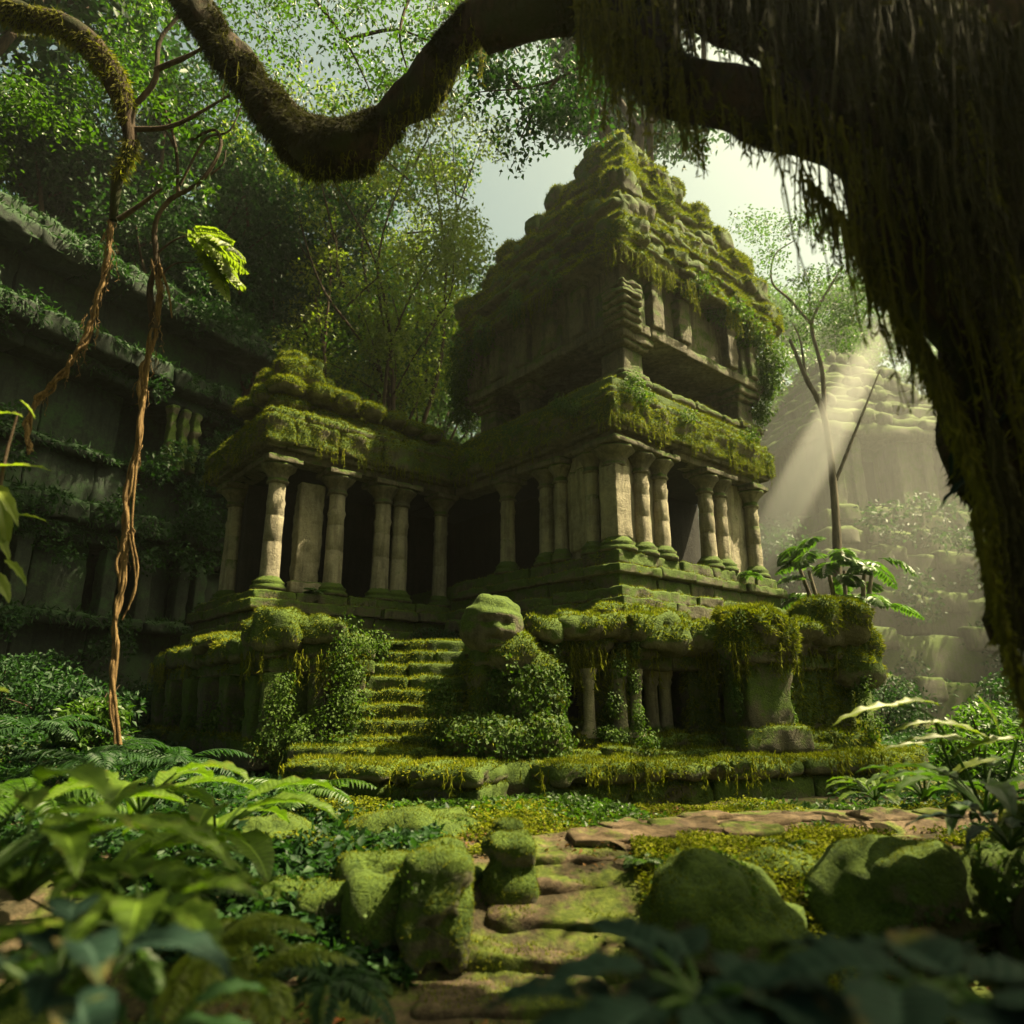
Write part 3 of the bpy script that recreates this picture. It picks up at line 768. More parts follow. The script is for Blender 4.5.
# right hand gallery wall
G1, G2 = np.array([.12, 9.98]), np.array([3.2, 10.72])
mb = MB()
wcourse(mb, G1, G2, .4, .66, .8, .22, bl=.9, r=.08, res=.06, amp=.06, ns=3)
wcourse(mb, G1, G2, 1.55, 1.76, .6, .02, bl=1.2, r=.04, res=.06, amp=.03, ns=4)
wcourse(mb, G1, G2, 1.74, 2.02, .9, .12, bl=.85, r=.12, res=.05, amp=.10, ns=2.5, jit=.05, zj=.03)
dG = unit(G2 - G1); nG = np.array([dG[1], -dG[0]]); aG = atan2(dG[1], dG[0])
def gat(s, o, z): return np.array([*(G1 + dG * s + nG * o), z])
# wall behind, in pieces round the window and the doorway
for s0, s1, z0, z1, o in ((0, .62, .6, 1.56, -.25), (.62, .95, .6, .85, -.25), (.95, 1.62, .6, 1.56, -.25), (.62, .95, 1.35, 1.56, -.25), (2.62, 3.1, .6, 1.56, -.3)):
    rbox(mb, gat((s0 + s1) / 2, o, (z0 + z1) / 2), (s1 - s0, .3, z1 - z0 + .03), aG, r=.04, res=.07, amp=.04, ns=4, seed=int(s0 * 9))
for (s, o, z, sx, sy, sz) in ((.25, .05, 2.08, .6, .6, .34), (.85, .05, 2.12, .7, .6, .3), (2.1, .12, 2.0, .8, .5, .4), (2.7, .1, 2.02, .7, .5, .4), (1.0, -.5, 2.3, .8, .5, .3), (2.3, -.5, 2.35, 1.0, .5, .35), (.55, .0, 2.12, .45, .5, .28), (1.35, -.05, 2.18, .75, .6, .4), (1.9, .0, 2.16, .9, .7, .42), (2.5, -.05, 2.13, .8, .6, .36), (1.5, -.3, 2.42, .5, .5, .3)):
    rbox(mb, gat(s, o, z), (sx, sy, sz), aG + rng.normal() * .15, r=.17, res=.05, amp=.13, ns=3, seed=int(s * 31))
add_part('gallery_wall', mb, M['mossy'], moss=(2200, .065, .022, -.35))
for s, r_ in ((.42, .1), (.95, .09), (1.42, .10), (1.66, .085), (2.12, .11), (2.35, .10)):
    cm = MB(); c = gat(s, .1 if s < 2 else -.4, .64)
    lathe(cm, c, [(r_ * 1.5, 0), (r_ * 1.5, .06), (r_ * 1.1, .1), (r_ * .95, .2), (r_ * .9, .7), (r_ * 1.2, .76), (r_, .8), (r_ * 1.3, .86), (r_ * 1.4, .93)], 16, .02, int(s * 10))
    add_part('gallery_column', cm, M['column'], moss=(250, .04, .018, .2))
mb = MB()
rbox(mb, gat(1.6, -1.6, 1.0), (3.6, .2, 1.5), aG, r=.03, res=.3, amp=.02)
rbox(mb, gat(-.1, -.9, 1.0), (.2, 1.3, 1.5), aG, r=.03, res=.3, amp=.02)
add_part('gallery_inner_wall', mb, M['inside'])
# terrace deck
mb = MB()
def deck(pts, z0, z1, mbk):
    pts = np.array(pts, float); c = pts.mean(0); n = len(pts)
    V = [(*p, z1) for p in pts] + [(*p, z0) for p in pts] + [(*c, z1), (*c, z0)]
    F = []
    for i in range(n):
        j = (i + 1) % n; F += [(i, j, 2 * n), (j + n, i + n, 2 * n + 1), (i, i + n, j + n), (i, j + n, j)]
    mbk.add(V, F)
deck([(.3, 10.25), (3.3, 10.95), (5.3, 11.9), (8.0, 15.5), (6, 18), (-7, 19), (-7.2, 15.3), (-3.5, 10.75), (-2.2, 11.1), (-2.2, 11.7), (-.75, 11.8), (-.7, 10.5)], 1.8, 2.0, mb)
deck([(-.6, 11.6), (3.3, 12.1), (5.3, 12.6), (7.8, 15.7), (6, 18), (-7, 19), (-6.9, 15.4), (-3.4, 11.1), (-2.4, 11.5)], .3, 1.82, mb)
o = mb.build('terrace_deck', M['mossy'], T, smooth=False)
# square pier with a great cushion of moss
mb = MB()
rbox(mb, (3.55, 10.42, .62), (1.05, .9, .36), aG, r=.07, res=.07, amp=.05)
rbox(mb, (3.55, 10.47, 1.2), (.72, .68, .95), aG, r=.05, res=.07, amp=.03, taper=-.05)
rbox(mb, (3.55, 10.42, 1.74), (.9, .84, .2), aG, r=.05, res=.06, amp=.04)
add_part('pier', mb, M['podium'], moss=(1300, .06, .02, -.1))
mb = MB()
lump(mb, (3.5, 10.45, 2.12), (.46, .42, .42), .6, 2.8, 4, nu=44, sq=.1)
lump(mb, (3.3, 10.2, 2.0), (.3, .28, .34), .5, 3, 6, nu=30)
lump(mb, (3.85, 10.3, 1.95), (.28, .3, .36), .5, 3, 9, nu=30)
add_part('pier_cap', mb, M['mossy'], moss=(2800, .08, .022, -.9))
# end bay right of the pier
H1, H2, H3 = np.array([3.95, 10.6]), np.array([5.45, 11.35]), np.array([6.9, 14.2])
mb = MB()
for p, q in ((H1, H2), (H2, H3)):
    wcourse(mb, p, q, .35, .7, .8, .15, bl=.9, r=.08, res=.07, amp=.06)
    wcourse(mb, p, q, .68, 1.6, .5, -.15, bl=.8, r=.06, res=.08, amp=.06)
    wcourse(mb, p, q, 1.58, 1.78, .7, .0, bl=1.2, r=.05, res=.07, amp=.04)
    wcourse(mb, p, q, 1.76, 2.1, .9, .05, bl=.8, r=.13, res=.06, amp=.1, jit=.05)
lump(mb, (5.0, 11.2, 2.3), (.55, .45, .34), .4, 2.5, 12, nu=40, sq=.08)
lump(mb, (5.45, 11.5, 1.8), (.4, .4, .5), .4, 2.5, 15, nu=40, sq=.08)
lump(mb, (4.3, 10.8, 2.15), (.4, .4, .22), .4, 2.5, 18, nu=30)
add_part('end_bay', mb, M['mossy'], moss=(1800, .075, .024, -.45))
# heaped stones on the left terrace edge
for (x, y, z, rx, rz, s_) in ((-3.45, 10.5, 2.12, .34, .3, 1), (-2.85, 10.75, 2.1, .4, .2, 2), (-3.75, 10.8, 2.1, .3, .2, 3), (-5, 12.3, 2.05, .5, .15, 5)):
    es = MB(); lump(es, (x, y, z), (rx, rx * .85, rz), .6, 3, s_, nu=36, sq=.15); add_part('edge_stone', es, M['mossy'], moss=(2400, .05, .02, -.4))

# plinth at the foot
N0, N1, N2 = np.array([-2.75, 8.95]), np.array([-.42, 8.2]), np.array([4.9, 9.85])
mb = MB()
for p, q, e in ((N0, N1, (0, .1)), (N1, N2, (-.9, 0))):
    wcourse(mb, p, q, -.2, .22, 1.2, 0, ext=e, bl=1.3, r=.06, res=.07, amp=.05)
    wcourse(mb, p, q, .2, .44, 1.5, .10, ext=e, bl=1.1, r=.11, res=.05, amp=.085, ns=2.2, jit=.03)
wcourse(mb, (4.9, 9.85), (6.4, 11.4), -.2, .42, 1.5, .05, bl=1, r=.1, res=.07, amp=.08)
deck([(-2.5, 9.6), (-.3, 9.0), (4.6, 10.5), (6, 12), (5.5, 13), (-3.6, 12), (-3.4, 10.4)], -.1, .40, mb)
wcourse(mb, (-2.95, 9.6), (-.9, 9.35), .36, .56, 1.2, 0, bl=.9, r=.07, res=.06, amp=.06)
wcourse(mb, (-.9, 9.35), (1.2, 9.55), .36, .54, 1.0, 0, bl=.8, r=.08, res=.06, amp=.09)
wcourse(mb, (1.2, 9.6), (4.6, 10.45), .38, .52, 1.0, 0, bl=.9, r=.06, res=.06, amp=.07)
add_part('plinth', mb, M['mossy'], moss=(2600, .055, .02, -.2))

# ------------------------------------------------------------------ statue beside the steps
S = thing('stone_statue', (-.28, 9.85, .45), 'round headed stone guardian wrapped in moss and ivy beside the temple steps', 'statue')
mb = MB()
P, F = sphere_grid(56, 40)
R = np.array([.45, .42, .45]); Q = P * R
th = np.arctan2(P[:, 0], -P[:, 1])       # 0 faces the viewer
ph = P[:, 2]
d = np.zeros(len(P))
def dent(t0, z0, w, h, amp):
    return amp * np.exp(-((th - t0) / w) ** 2 - ((ph - z0) / h) ** 2)
d += dent(.5, .05, .16, .12, -.07) + dent(-.15, .08, .14, .11, -.06) + dent(.18, -.12, .12, .16, .07) + dent(.18, -.45, .35, .07, -.05) + dent(.18, -.58, .3, .09, .04) + dent(.2, .3, .6, .10, .05)
d += .014 * np.cos(ph * 16 + th * 2) * (ph > .4) * (np.abs(th) < 2.5)
Q = Q + P * d[:, None] + np.array([-.28, 9.75, 2.12]); Q = Q + P * (.05 * fbm(Q, 5, 3, 3))[:, None]
mb.add(Q, F)
rbox(mb, (-.28, 9.82, 1.7), (.6, .6, .25), .2, r=.08, res=.05, amp=.05)
hd = mb.build('head', M['podium'], S); ALL_MOSS.append((mb, (1500, .04, .016, .25)))
mb = MB()
rbox(mb, (-.28, 9.87, 1.15), (.84, .72, 1.3), .15, r=.25, res=.07, amp=.2, ns=2.5, seed=3, taper=.1)
lump(mb, (.22, 9.9, 1.3), (.42, .4, .7), .35, 2.5, 5, nu=40)
lump(mb, (-.05, 9.75, 1.75), (.4, .38, .3), .4, 3, 8, nu=30)
lump(mb, (-.3, 9.6, .68), (.58, .45, .34), .4, 3, 9, nu=30)
lump(mb, (.35, 9.7, .7), (.35, .3, .4), .4, 3, 10, nu=30)
mb.build('body', M['mossy'], S); ALL_MOSS.append((mb, (2200, .06, .022, -.5)))
STAT = mb

# ivy growing on things: leaf clusters over a source mesh
def ivy_over(src, region, dens, size, thick, parent, name='ivy', mat='ivy', ns=1.6, thr=0.0, seed=21, maxn=60000):
    def mask(P, N): return region(P) & (fbm(P, ns, 3, seed) > thr)
    P, N = sample(src, dens, -.7, mask, maxn)
    n = len(P); mb = MB()
    if n == 0: return None
    off = rng.random(n)[:, None] ** 1.5 * thick * (1 + fbm(P, 3, 2, 4))[:, None]
    D = unit(rng.normal(size=(n, 3)) * .6 + N * .3 + [0, 0, -.6]); 
    leaves(mb, P + N * off, D, N + rng.normal(size=(n, 3)) * .4, size * rng.uniform(.5, 1.3, n), size * .8 * rng.uniform(.6, 1.2, n))
    return mb.build(name, M[mat], parent)
ivy_over(STAT, lambda P: P[:, 2] < 1.75, 1500, .055, .12, S)

# ------------------------------------------------------------------ moss blades on the temple
def flush_moss(parent, name='moss'):
    out = MB()
    for mb_, (dens, ln, wd, thr) in ALL_MOSS:
        moss_on(mb_, dens, ln, wd, minz=-.25, thr=thr, out=out, seed=3)
    ALL_MOSS.clear()
    return out.build(name, M['moss'], parent, smooth=False) if out.n else None
# the statue meshes are separated from the temple's
stat_m = [x for x in ALL_MOSS if x[0] is STAT or x[1] == (1500, .04, .016, .25)]
rest = [x for x in ALL_MOSS if not any(x is y for y in stat_m)]
ALL_MOSS.clear(); ALL_MOSS.extend(stat_m); flush_moss(S)
ALL_MOSS.extend(rest)
TEMPLE_SRC = [x[0] for x in rest]
flush_moss(T)

# ivy and creepers on the temple: masses hanging on terrace walls
def hang_clump(mbl, c, rad, n, size, mat_dir=(0, 0, -1)):
    """a shaggy clump of small leaves"""
    c = np.asarray(c, float); rad = np.asarray(rad, float) * np.ones(3)
    q = randdir(n) * (rng.random(n) ** .35)[:, None]
    g = 1 + .9 * fbm(q * 2.2 + c, 1, 3, 5)[:, None]
    P = c + q * rad * g
    D = unit(q * .5 + rng.normal(size=(n, 3)) * .5 + np.array(mat_dir) * .6)
    leaves(mbl, P, D, unit(q + [0, 0, .6] + rng.normal(size=(n, 3)) * .4), size * rng.uniform(.5, 1.3, n), size * .7 * rng.uniform(.6, 1.3, n))
iv = MB()
for p, q, n, r, sz in (((-2.5, 10.5, 1.9), (-2.2, 10.1, .5), 5, (.4, .3, .35), .07), ((-2.1, 10.5, 2.0), (-2.5, 10.2, .9), 4, (.3, .25, .3), .06), ((-3.3, 10.1, .6), (-2.4, 10.0, .55), 4, (.35, .3, .3), .07), ((-3.2, 10.15, 1.3), (-3.0, 10.05, .7), 3, (.25, .2, .3), .06),
                       ((-4.0, 10.9, .8), (-6.2, 13.4, .9), 5, (.4, .35, .35), .07),
                       ((1.3, 9.95, .75), (1.75, 9.9, .6), 3, (.22, .2, .2), .06), ((.6, 9.85, 1.8), (.5, 9.8, .6), 5, (.2, .18, .25), .05), ((1.72, 10.15, 1.9), (1.65, 10.05, .8), 5, (.16, .14, .25), .05),
                       ((3.15, 10.1, 2.2), (3.1, 10.1, 1.2), 3, (.2, .18, .3), .05), ((4.0, 10.35, 2.1), (3.95, 10.3, .6), 5, (.16, .15, .3), .05), ((5.4, 11.2, 2.0), (5.6, 11.2, .8), 5, (.2, .18, .3), .06),
                       ((-.95, 9.75, 1.3), (-.95, 9.6, .55), 4, (.28, .25, .3), .06)):
    p = np.array(p); q = np.array(q)
    for i in range(n):
        t = (i + rng.uniform(-.2, .2)) / max(1, n - 1)
        hang_clump(iv, p + (q - p) * t + rng.normal(size=3) * [.1, .05, .06], np.array(r) * rng.uniform(.45, 1.1, 3), 420, sz * .8)
iv.build('terrace_ivy', M['ivy'], T)
HANG_T = True
iv = MB()
# overgrowth hanging off the eaves of the tower
for (a, b, z, r, n) in ((U0a - .1, U0b + 5.3, 9.9, (.45, .5, .7), 1800), (U0a - .1, U0b + 5.6, 9.2, (.35, .4, .6), 1300), (U0a + .1, U0b + 5.7, 8.6, (.35, .35, .5), 900), (U0a - .1, U0b + 4.5, 10.1, (.3, .5, .4), 1000),
                        (U0a + 5.5, U0b - .05, 9.6, (.5, .35, .6), 1600), (U0a + 5.5, U0b + .0, 8.9, (.35, .3, .5), 1000), (U0a + 4.6, U0b - .1, 10.0, (.6, .25, .4), 1200), (U0a + 5.4, U0b + .2, 8.2, (.3, .3, .4), 700),
                        (U0a + 3.6, U0b - .12, 10.2, (.6, .2, .35), 900), (U0a - .12, U0b + 3.2, 10.25, (.2, .7, .3), 900), (U0a - .12, U0b + 1.9, 10.3, (.2, .6, .2), 600), (U0a + 2.2, U0b - .12, 10.35, (.6, .2, .3), 700)):
    hang_clump(iv, W(a, b, z), r, n, .085)
for k in range(11):   # along the ledges
    t = rng.random(); hang_clump(iv, W(rng.uniform(.2, 5.6), -.02, rng.uniform(6.9, 7.3)) if rng.random() < .5 else W(-.02, rng.uniform(.2, 5.0), rng.uniform(6.4, 7.2)), (.25, .25, .18), 260, .06)
iv.build('tower_ivy', M['ivy'], T)

mb = MB(); ps, ln = [], []
def fringe(p, q, n, l0, l1, jz=.05, jn=.06):
    p = np.array(p, float); q = np.array(q, float)
    tt = rng.random(n); g = fbm(np.stack([tt * 12 + p[0], tt * 0 + p[1], tt * 0], 1), 1, 3, 6) > .02
    for t in tt[g]:
        ps.append(p + (q - p) * t + rng.normal(size=3) * [jn, jn, jz]); ln.append(rng.uniform(l0, l1))
fringe(W(-.05, 5.3, 6.45), W(-.05, -.05, 6.45), 110, .08, .35); fringe(W(-.05, -.05, 6.5), W(5.9, -.05, 6.5), 190, .08, .4)
fringe(W(-4.75, 5.3, 6.45), W(-.1, 5.3, 6.45), 130, .08, .35); fringe(W(-4.78, 9.2, 6.45), W(-4.78, 5.3, 6.45), 110, .08, .35)
for zf, o in ((10.2, -.28), (11.1, .1), (12.0, .5)):
    fringe(W(U0a + o, U0b + 5.6 - o, zf), W(U0a + o, U0b + o, zf), 260, .12, .5); fringe(W(U0a + o, U0b + o, zf), W(U0a + 5.5 - o, U0b + o, zf), 260, .12, .6)
fringe((.1, 9.85, 1.85), (3.2, 10.6, 1.85), 260, .12, .6); fringe((3.95, 10.5, 1.85), (5.5, 11.3, 1.85), 160, .15, .7); fringe((3.1, 10.0, 1.9), (4.0, 10.1, 1.9), 120, .1, .5)
fringe((-7.4, 14.8, 1.8), (-3.6, 10.2, 1.8), 240, .1, .5); fringe((-3.6, 10.2, 1.8), (-2.1, 10.6, 1.8), 130, .1, .6)
fringe((-2.75, 8.85, .4), (-.42, 8.1, .4), 120, .04, .22, .06); fringe((-.42, 8.1, .4), (4.9, 9.75, .4), 200, .04, .24, .06)
strands(mb, ps, ln, w=.009, tuft=16, sway=.1)
mb.build('hanging_moss', M['moss'], T)

# ------------------------------------------------------------------ front stairway, blocks, boulders, path
FS = thing('stone_stairway', (.3, 5.2, -.5), 'short flight of broad worn stone steps rising from the dirt to the path', 'steps')
stair_moss = []
for k, (Y, z, x0, x1) in enumerate(((5.92, 0.0, .12, 1.0), (5.62, -.13, .0, .95), (5.28, -.26, -.12, .85), (4.9, -.39, -.3, .72), (4.5, -.50, -.55, .55))):
    sm = MB(); cut = rng.uniform(.35, .65); xm = x0 + (x1 - x0) * cut
    rbox(sm, ((x0 + x1) / 2, Y + .32 + rng.normal() * .02, z - .11), (x1 - x0, .72, .22), -.1 + rng.normal() * .07, r=.03, res=.03, amp=.035, ns=5, seed=k * 5, big=.07, tilt=(rng.normal() * .02, rng.normal() * .02))
    so = sm.build('step', M['step'], FS)
    stair_moss.append((sm, (3500 if k in (1, 2, 3) else 1500, .032, .012, .05 if k == 3 else .3)))
ALL_MOSS.extend(stair_moss); flush_moss(FS)

def moss_block(name, pieces, label, cat, group=None, dens=7500, ln=.028, wd=.009, thr=-.45, ivy=0):
    c = np.mean([p[0] for p in pieces], 0); base = (c[0], c[1], min(p[0][2] - p[1][2] / 2 for p in pieces))
    t = thing(name, base, label, cat, group)
    mb = MB()
    for (cc, ss, an, r, amp) in pieces:
        rbox(mb, cc, ss, an, r=r, res=.035, amp=amp, ns=4.5, seed=int(abs(cc[0]) * 100) % 97, big=amp)
    mb.build('stone', M['mossy'], t)
    m2 = moss_on(mb, dens, ln, wd, minz=-.3, thr=thr, maxn=90000); m2.build('moss', M['moss'], t, smooth=False)
    if ivy:
        ivy_over(mb, lambda P: P[:, 2] > -5, ivy, .035, .05, t, ns=3, thr=.12)
    return t
moss_block('moss_block', [((-.5, 5.05, -.15), (.44, .5, .74), .15, .13, .09)], 'tall upright stone block thick with moss at the foot of the path steps', 'stone block', ivy=500)
moss_block('moss_block', [((-.02, 5.62, -.05), (.36, .42, .52), .1, .12, .05), ((-.03, 5.72, .22), (.26, .22, .16), .3, .07, .04)], 'smaller mossy stone block with a curled top beside the second path step', 'stone block', ivy=500)
moss_block('low_wall', [((-.85, 5.15, -.2), (.5, .42, .5), .12, .12, .06), ((-1.25, 5.3, -.26), (.45, .4, .4), .2, .12, .06), ((-1.62, 5.42, -.28), (.4, .4, .38), .2, .14, .06), ((-.95, 5.5, -.05), (.6, .35, .3), .3, .1, .06)],
           'low crumbling wall of moss covered stones left of the tall mossy block', 'wall', ivy=700)
def boulder(c, r, seed, label, ang=0):
    t = thing('boulder', (c[0], c[1], c[2] - r[2]), label, 'boulder', 'mossy boulders beside the path')
    mb = MB(); lump(mb, c, r, .75, 1.9, seed, ang, nu=80, sq=.0, octv=4)
    mb.build('stone', M['mossy'], t)
    m2 = moss_on(mb, 7000, .026, .009, minz=-.3, thr=-.05, ns=2.2, maxn=90000); m2.build('moss', M['moss'], t, smooth=False)
    ivy_over(mb, lambda P: P[:, 2] > -5, 700, .04, .03, t, ns=1.7, thr=.18, seed=seed + 50)
    return t
boulder((1.34, 4.85, -.22), (.52, .38, .34), 2, 'rounded dark green boulder directly right of the path steps')
boulder((2.75, 5.1, -.15), (.66, .42, .34), 5, 'wide low mossy boulder between the rounded boulder and the big tree')
boulder((3.55, 5.1, -.12), (.4, .45, .48), 8, 'tall narrow mossy boulder at the foot of the big tree')
boulder((2.05, 5.9, -.10), (.35, .3, .17), 11, 'small flat mossy stone half sunk in the moss beside the path')
boulder((-2.1, 6.3, .0), (.42, .4, .26), 14, 'mossy boulder under broad leaves left of the low wall')
boulder((-.95, 7.0, -.02), (.6, .4, .16), 17, 'flat mossy slab lying before the temple plinth')

# earth path across the plaza: an irregular worn sheet with proud flagstones
def path_sheet():
    n = 90; m = 34
    u = np.linspace(0, 1, n); v = np.linspace(-1, 1, m)
    c = catmull([(.6, 6.35), (1.0, 6.75), (1.9, 7.2), (3.2, 7.6), (4.8, 7.7), (6.8, 7.6)], n)
    w = catmull([(.45, 0), (.55, 0), (.62, 0), (.6, 0), (.5, 0), (.5, 0)], n)[:, 0]
    T_ = unit(np.gradient(c, axis=0)); Nn = np.stack([-T_[:, 1], T_[:, 0]], 1)
    e = 1 + .35 * fbm(np.stack([u * 9, u * 0, u * 0], 1), 1, 3, 4)
    X = c[:, None] + Nn[:, None] * (v[None, :, None] * (w * e)[:, None, None])
    P = np.stack([X[..., 0], X[..., 1], X[..., 0] * 0], -1).reshape(-1, 3)
    gz = ground_z(P[:, 0], P[:, 1])
    edge = np.tile(1 - np.abs(v) ** 6, n)
    P[:, 2] = np.maximum(gz, -.02) + .02 + .03 * edge + .02 * fbm(P, 2.5, 3, 3)
    P[:, 2] -= .1 * (1 - edge)
    i = np.arange(n - 1)[:, None] * m + np.arange(m - 1)[None]
    mb = MB(); mb.add(P, np.stack([i, i + m, i + m + 1, i + 1], -1).reshape(-1, 4)[:, ::-1]); return mb
PS = path_sheet()
tag(PS.build('path', M['path']), kind='structure')
flag_spots = ((.75, 6.35, .55, .42), (1.25, 6.55, .6, .4), (1.6, 6.95, .65, .45), (2.15, 6.75, .55, .35), (2.4, 7.2, .6, .4), (3.0, 7.4, .6, .45), (1.9, 7.45, .5, .3), (3.7, 7.5, .6, .4), (4.5, 7.65, .7, .4), (1.0, 6.95, .4, .3))
proto_words = ('broad cracked flagstone at the head of the path steps', 'brown flagstone just behind the head of the path steps', 'sunlit flagstone in the first bend of the path', 'thin flagstone at the mossy front edge of the path', 'flagstone in the middle of the path before the plinth',
               'flagstone where the path runs level with the doorway', 'narrow flagstone at the plinth side of the path', 'flagstone on the path before the square pier', 'last long flagstone of the path towards the big tree', 'small flagstone tucked against the moss near the step blocks')
for (x, y, w, d), lb in zip(flag_spots, proto_words):
    fm = MB(); z = float(np.maximum(ground_z(x, y), -.02))
    rbox(fm, (x, y, z + .035), (w, d, .09), rng.uniform(-.3, .5), r=.03, res=.04, amp=.05, ns=3.5, seed=int(x * 31), tilt=(rng.normal() * .03, rng.normal() * .03))
    tag(fm.build('flagstone', M['path']), lb, 'paving stone', 'flagstones set in the earth path')

# dirt apron at the bottom with fallen leaves
n = 60; U_, V_ = np.meshgrid(np.linspace(-2.0, .6, n), np.linspace(2.6, 4.75, n), indexing='ij')
P = np.stack([U_, V_, U_ * 0], -1).reshape(-1, 3)
P[:, 2] = ground_z(P[:, 0], P[:, 1]) + .035 + .02 * fbm(P, 5, 3, 2)
i = np.arange(n - 1)[:, None] * n + np.arange(n - 1)[None]
mb = MB(); mb.add(P, np.stack([i, i + n, i + n + 1, i + 1], -1).reshape(-1, 4))
tag(mb.build('dirt_path', M['step']), kind='structure')
FALLEN = [('orange fallen leaf lying by itself on the dirt left of the lowest step', -.95, 4.3), ('curled red leaf at the foot of the lowest stone step', -.42, 4.12), ('large orange leaf lying flat in front of the lowest step', -.3, 4.05),
          ('small rusty leaf beside the large orange leaf', -.2, 4.2), ('red leaf on the dirt below the tall mossy block', -.62, 4.28)]
for lb, x, y in FALLEN:
    lm = MB(); a = rng.uniform(0, 6)
    broad_leaf(lm, (x, y, float(ground_z(x, y)) + .06), (cos(a), sin(a), .2), (0, 0, 1), .11, .05, .5, .5, wave=.06)
    tag(lm.build('fallen_leaf', M['fallen']), lb, 'leaf', 'fallen leaves on the dirt')

# ------------------------------------------------------------------ the great arching tree on the right
TR = thing('arching_tree', (3.5, 3.95, -.5), 'huge dark tree leaning over the path on the right, hung with moss and roots', 'tree')
arch = [(3.62, 4.02, -0.53), (3.60, 3.94, 0.70), (3.72, 3.94, 2.01), (3.56, 3.94, 3.08), (3.03, 3.94, 4.27), (2.62, 3.98, 5.45), (1.72, 4.06, 6.35), (0.82, 4.14, 6.56), (-0.25, 4.59, 6.52)]
arr = [0.78, 0.60, 0.50, 0.50, 0.58, 0.44, 0.36, 0.328, 0.197]
mb = MB()
tube(mb, arch, arr, 36, 90, .35, 1.6, 5, ridge=.05)
tube(mb, [(3.61, 4.10, 1.44), (3.85, 4.10, 3.49), (3.77, 4.18, 5.95), (3.44, 4.43, 9.23)], [0.738, 0.820, 0.779, 0.656], 32, 50, .35, 1.4, 9, ridge=.06)
tube(mb, [(4.02, 3.61, -0.45), (3.77, 3.77, 1.85), (3.44, 3.69, 3.65), (2.95, 3.77, 5.29), (2.54, 4.02, 7.59)], [0.42, 0.40, 0.46, 0.574, 0.492], 28, 50, .35, 1.6, 19, ridge=.06)
tube(mb, [(2.71, 3.85, 4.59), (2.05, 3.87, 4.96), (1.48, 3.89, 5.09), (0.98, 3.98, 5.50), (0.82, 4.10, 6.28)], [0.410, 0.246, 0.197, 0.197, 0.213], 20, 40, .35, 2.2, 12, ridge=.05)
tube(mb, [(3.28, 3.77, 3.73), (2.71, 3.69, 5.29), (1.80, 3.77, 6.44), (0.66, 3.94, 7.26)], [0.574, 0.574, 0.410, 0.369], 24, 40, .35, 1.8, 13, ridge=.05)
TRUNK_SRC = mb
mb.build('trunk', M['bark_m'], TR)
# strangler roots creeping over the trunk
mb = MB(); V_ = np.array(arch)
for k in range(26):
    off = rng.uniform(-1, 1, 2); ph0 = rng.uniform(2.2, 5.2)
    pts = []
    i0 = rng.uniform(0, 4.5); i1 = i0 + rng.uniform(1.5, 3.5)
    for t in np.linspace(i0, min(i1, 7.5), 9):
        i = int(t); f = t - i; c = V_[i] * (1 - f) + V_[i + 1] * f; r = arr[i] * (1 - f) + arr[i + 1] * f
        tg = unit(V_[i + 1] - V_[i]); s1 = unit(np.cross(tg, [0, 1, 0])); s2 = np.cross(tg, s1)
        ph0 += rng.normal() * .18
        pts.append(c + (cos(ph0) * s1 + sin(ph0) * s2 * (1 if True else 0)) * r * 1.03 + rng.normal(size=3) * .02)
    tube(mb, pts, rng.uniform(.02, .07) * np.linspace(.8, .4, 9), 7, 30, .2, 6, k)
mb.build('creeping_roots', M['bark_m'], TR)
# moss on limbs
def limb_moss(src, dens, ln, wd, maxn=200000):
    P, N = sample(src, dens, -2, lambda P, N: fbm(P, 1.9, 4, 31) > .02, maxn)
    n = len(P); D = unit(N * .5 + rng.normal(size=(n, 3)) * .35 + [0, 0, -.9])
    L = ln * rng.uniform(.4, 1.5, n); Wd = wd * rng.uniform(.6, 1.3, n); S_ = unit(np.cross(D, randdir(n)))
    V = np.stack([P - S_ * Wd[:, None] / 2, P + S_ * Wd[:, None] / 2, P + D * L[:, None]], 1).reshape(-1, 3)
    m = MB(); m.add(V, np.arange(3 * n).reshape(-1, 3)); return m
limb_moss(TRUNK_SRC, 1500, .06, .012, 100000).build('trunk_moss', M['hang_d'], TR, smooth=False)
mb = MB()
def under(px0, py0, px1, py1, Y, n, l0, l1, dy=.25, **kw):
    ps = [at(px0 + (px1 - px0) * t, py0 + (py1 - py0) * t, Y + rng.normal() * dy) + [0, 0, .05] for t in rng.random(n)]
    strands(mb, ps, rng.uniform(l0, l1, n) * (rng.random(n) ** .7 * .9 + .25), **kw)
under(585, 0, 700, 85, 4.02, 230, .35, .85, w=.011)
under(575, 0, 640, 30, 4.02, 90, .5, 1.0, w=.011)
under(590, -40, 690, -10, 4.02, 120, .6, 1.2, w=.012)
under(690, 70, 760, 140, 3.94, 50, .1, .35)
under(700, 22, 772, 30, 4.02, 26, .05, .2)
under(800, 175, 880, 260, 3.85, 80, .15, .55)
under(860, 245, 950, 385, 3.85, 150, .15, .55)
under(915, 330, 975, 440, 3.77, 90, .15, .6)
under(950, 400, 995, 520, 3.77, 120, .15, .6)
under(975, 520, 1020, 680, 3.69, 160, .15, .5)
under(960, 100, 1020, 300, 3.28, 60, .8, 2.2, w=.014)
under(760, 60, 960, 220, 3.53, 110, .5, 1.6, w=.012, tuft=3)
mb.build('hanging_moss', M['hang'], TR)
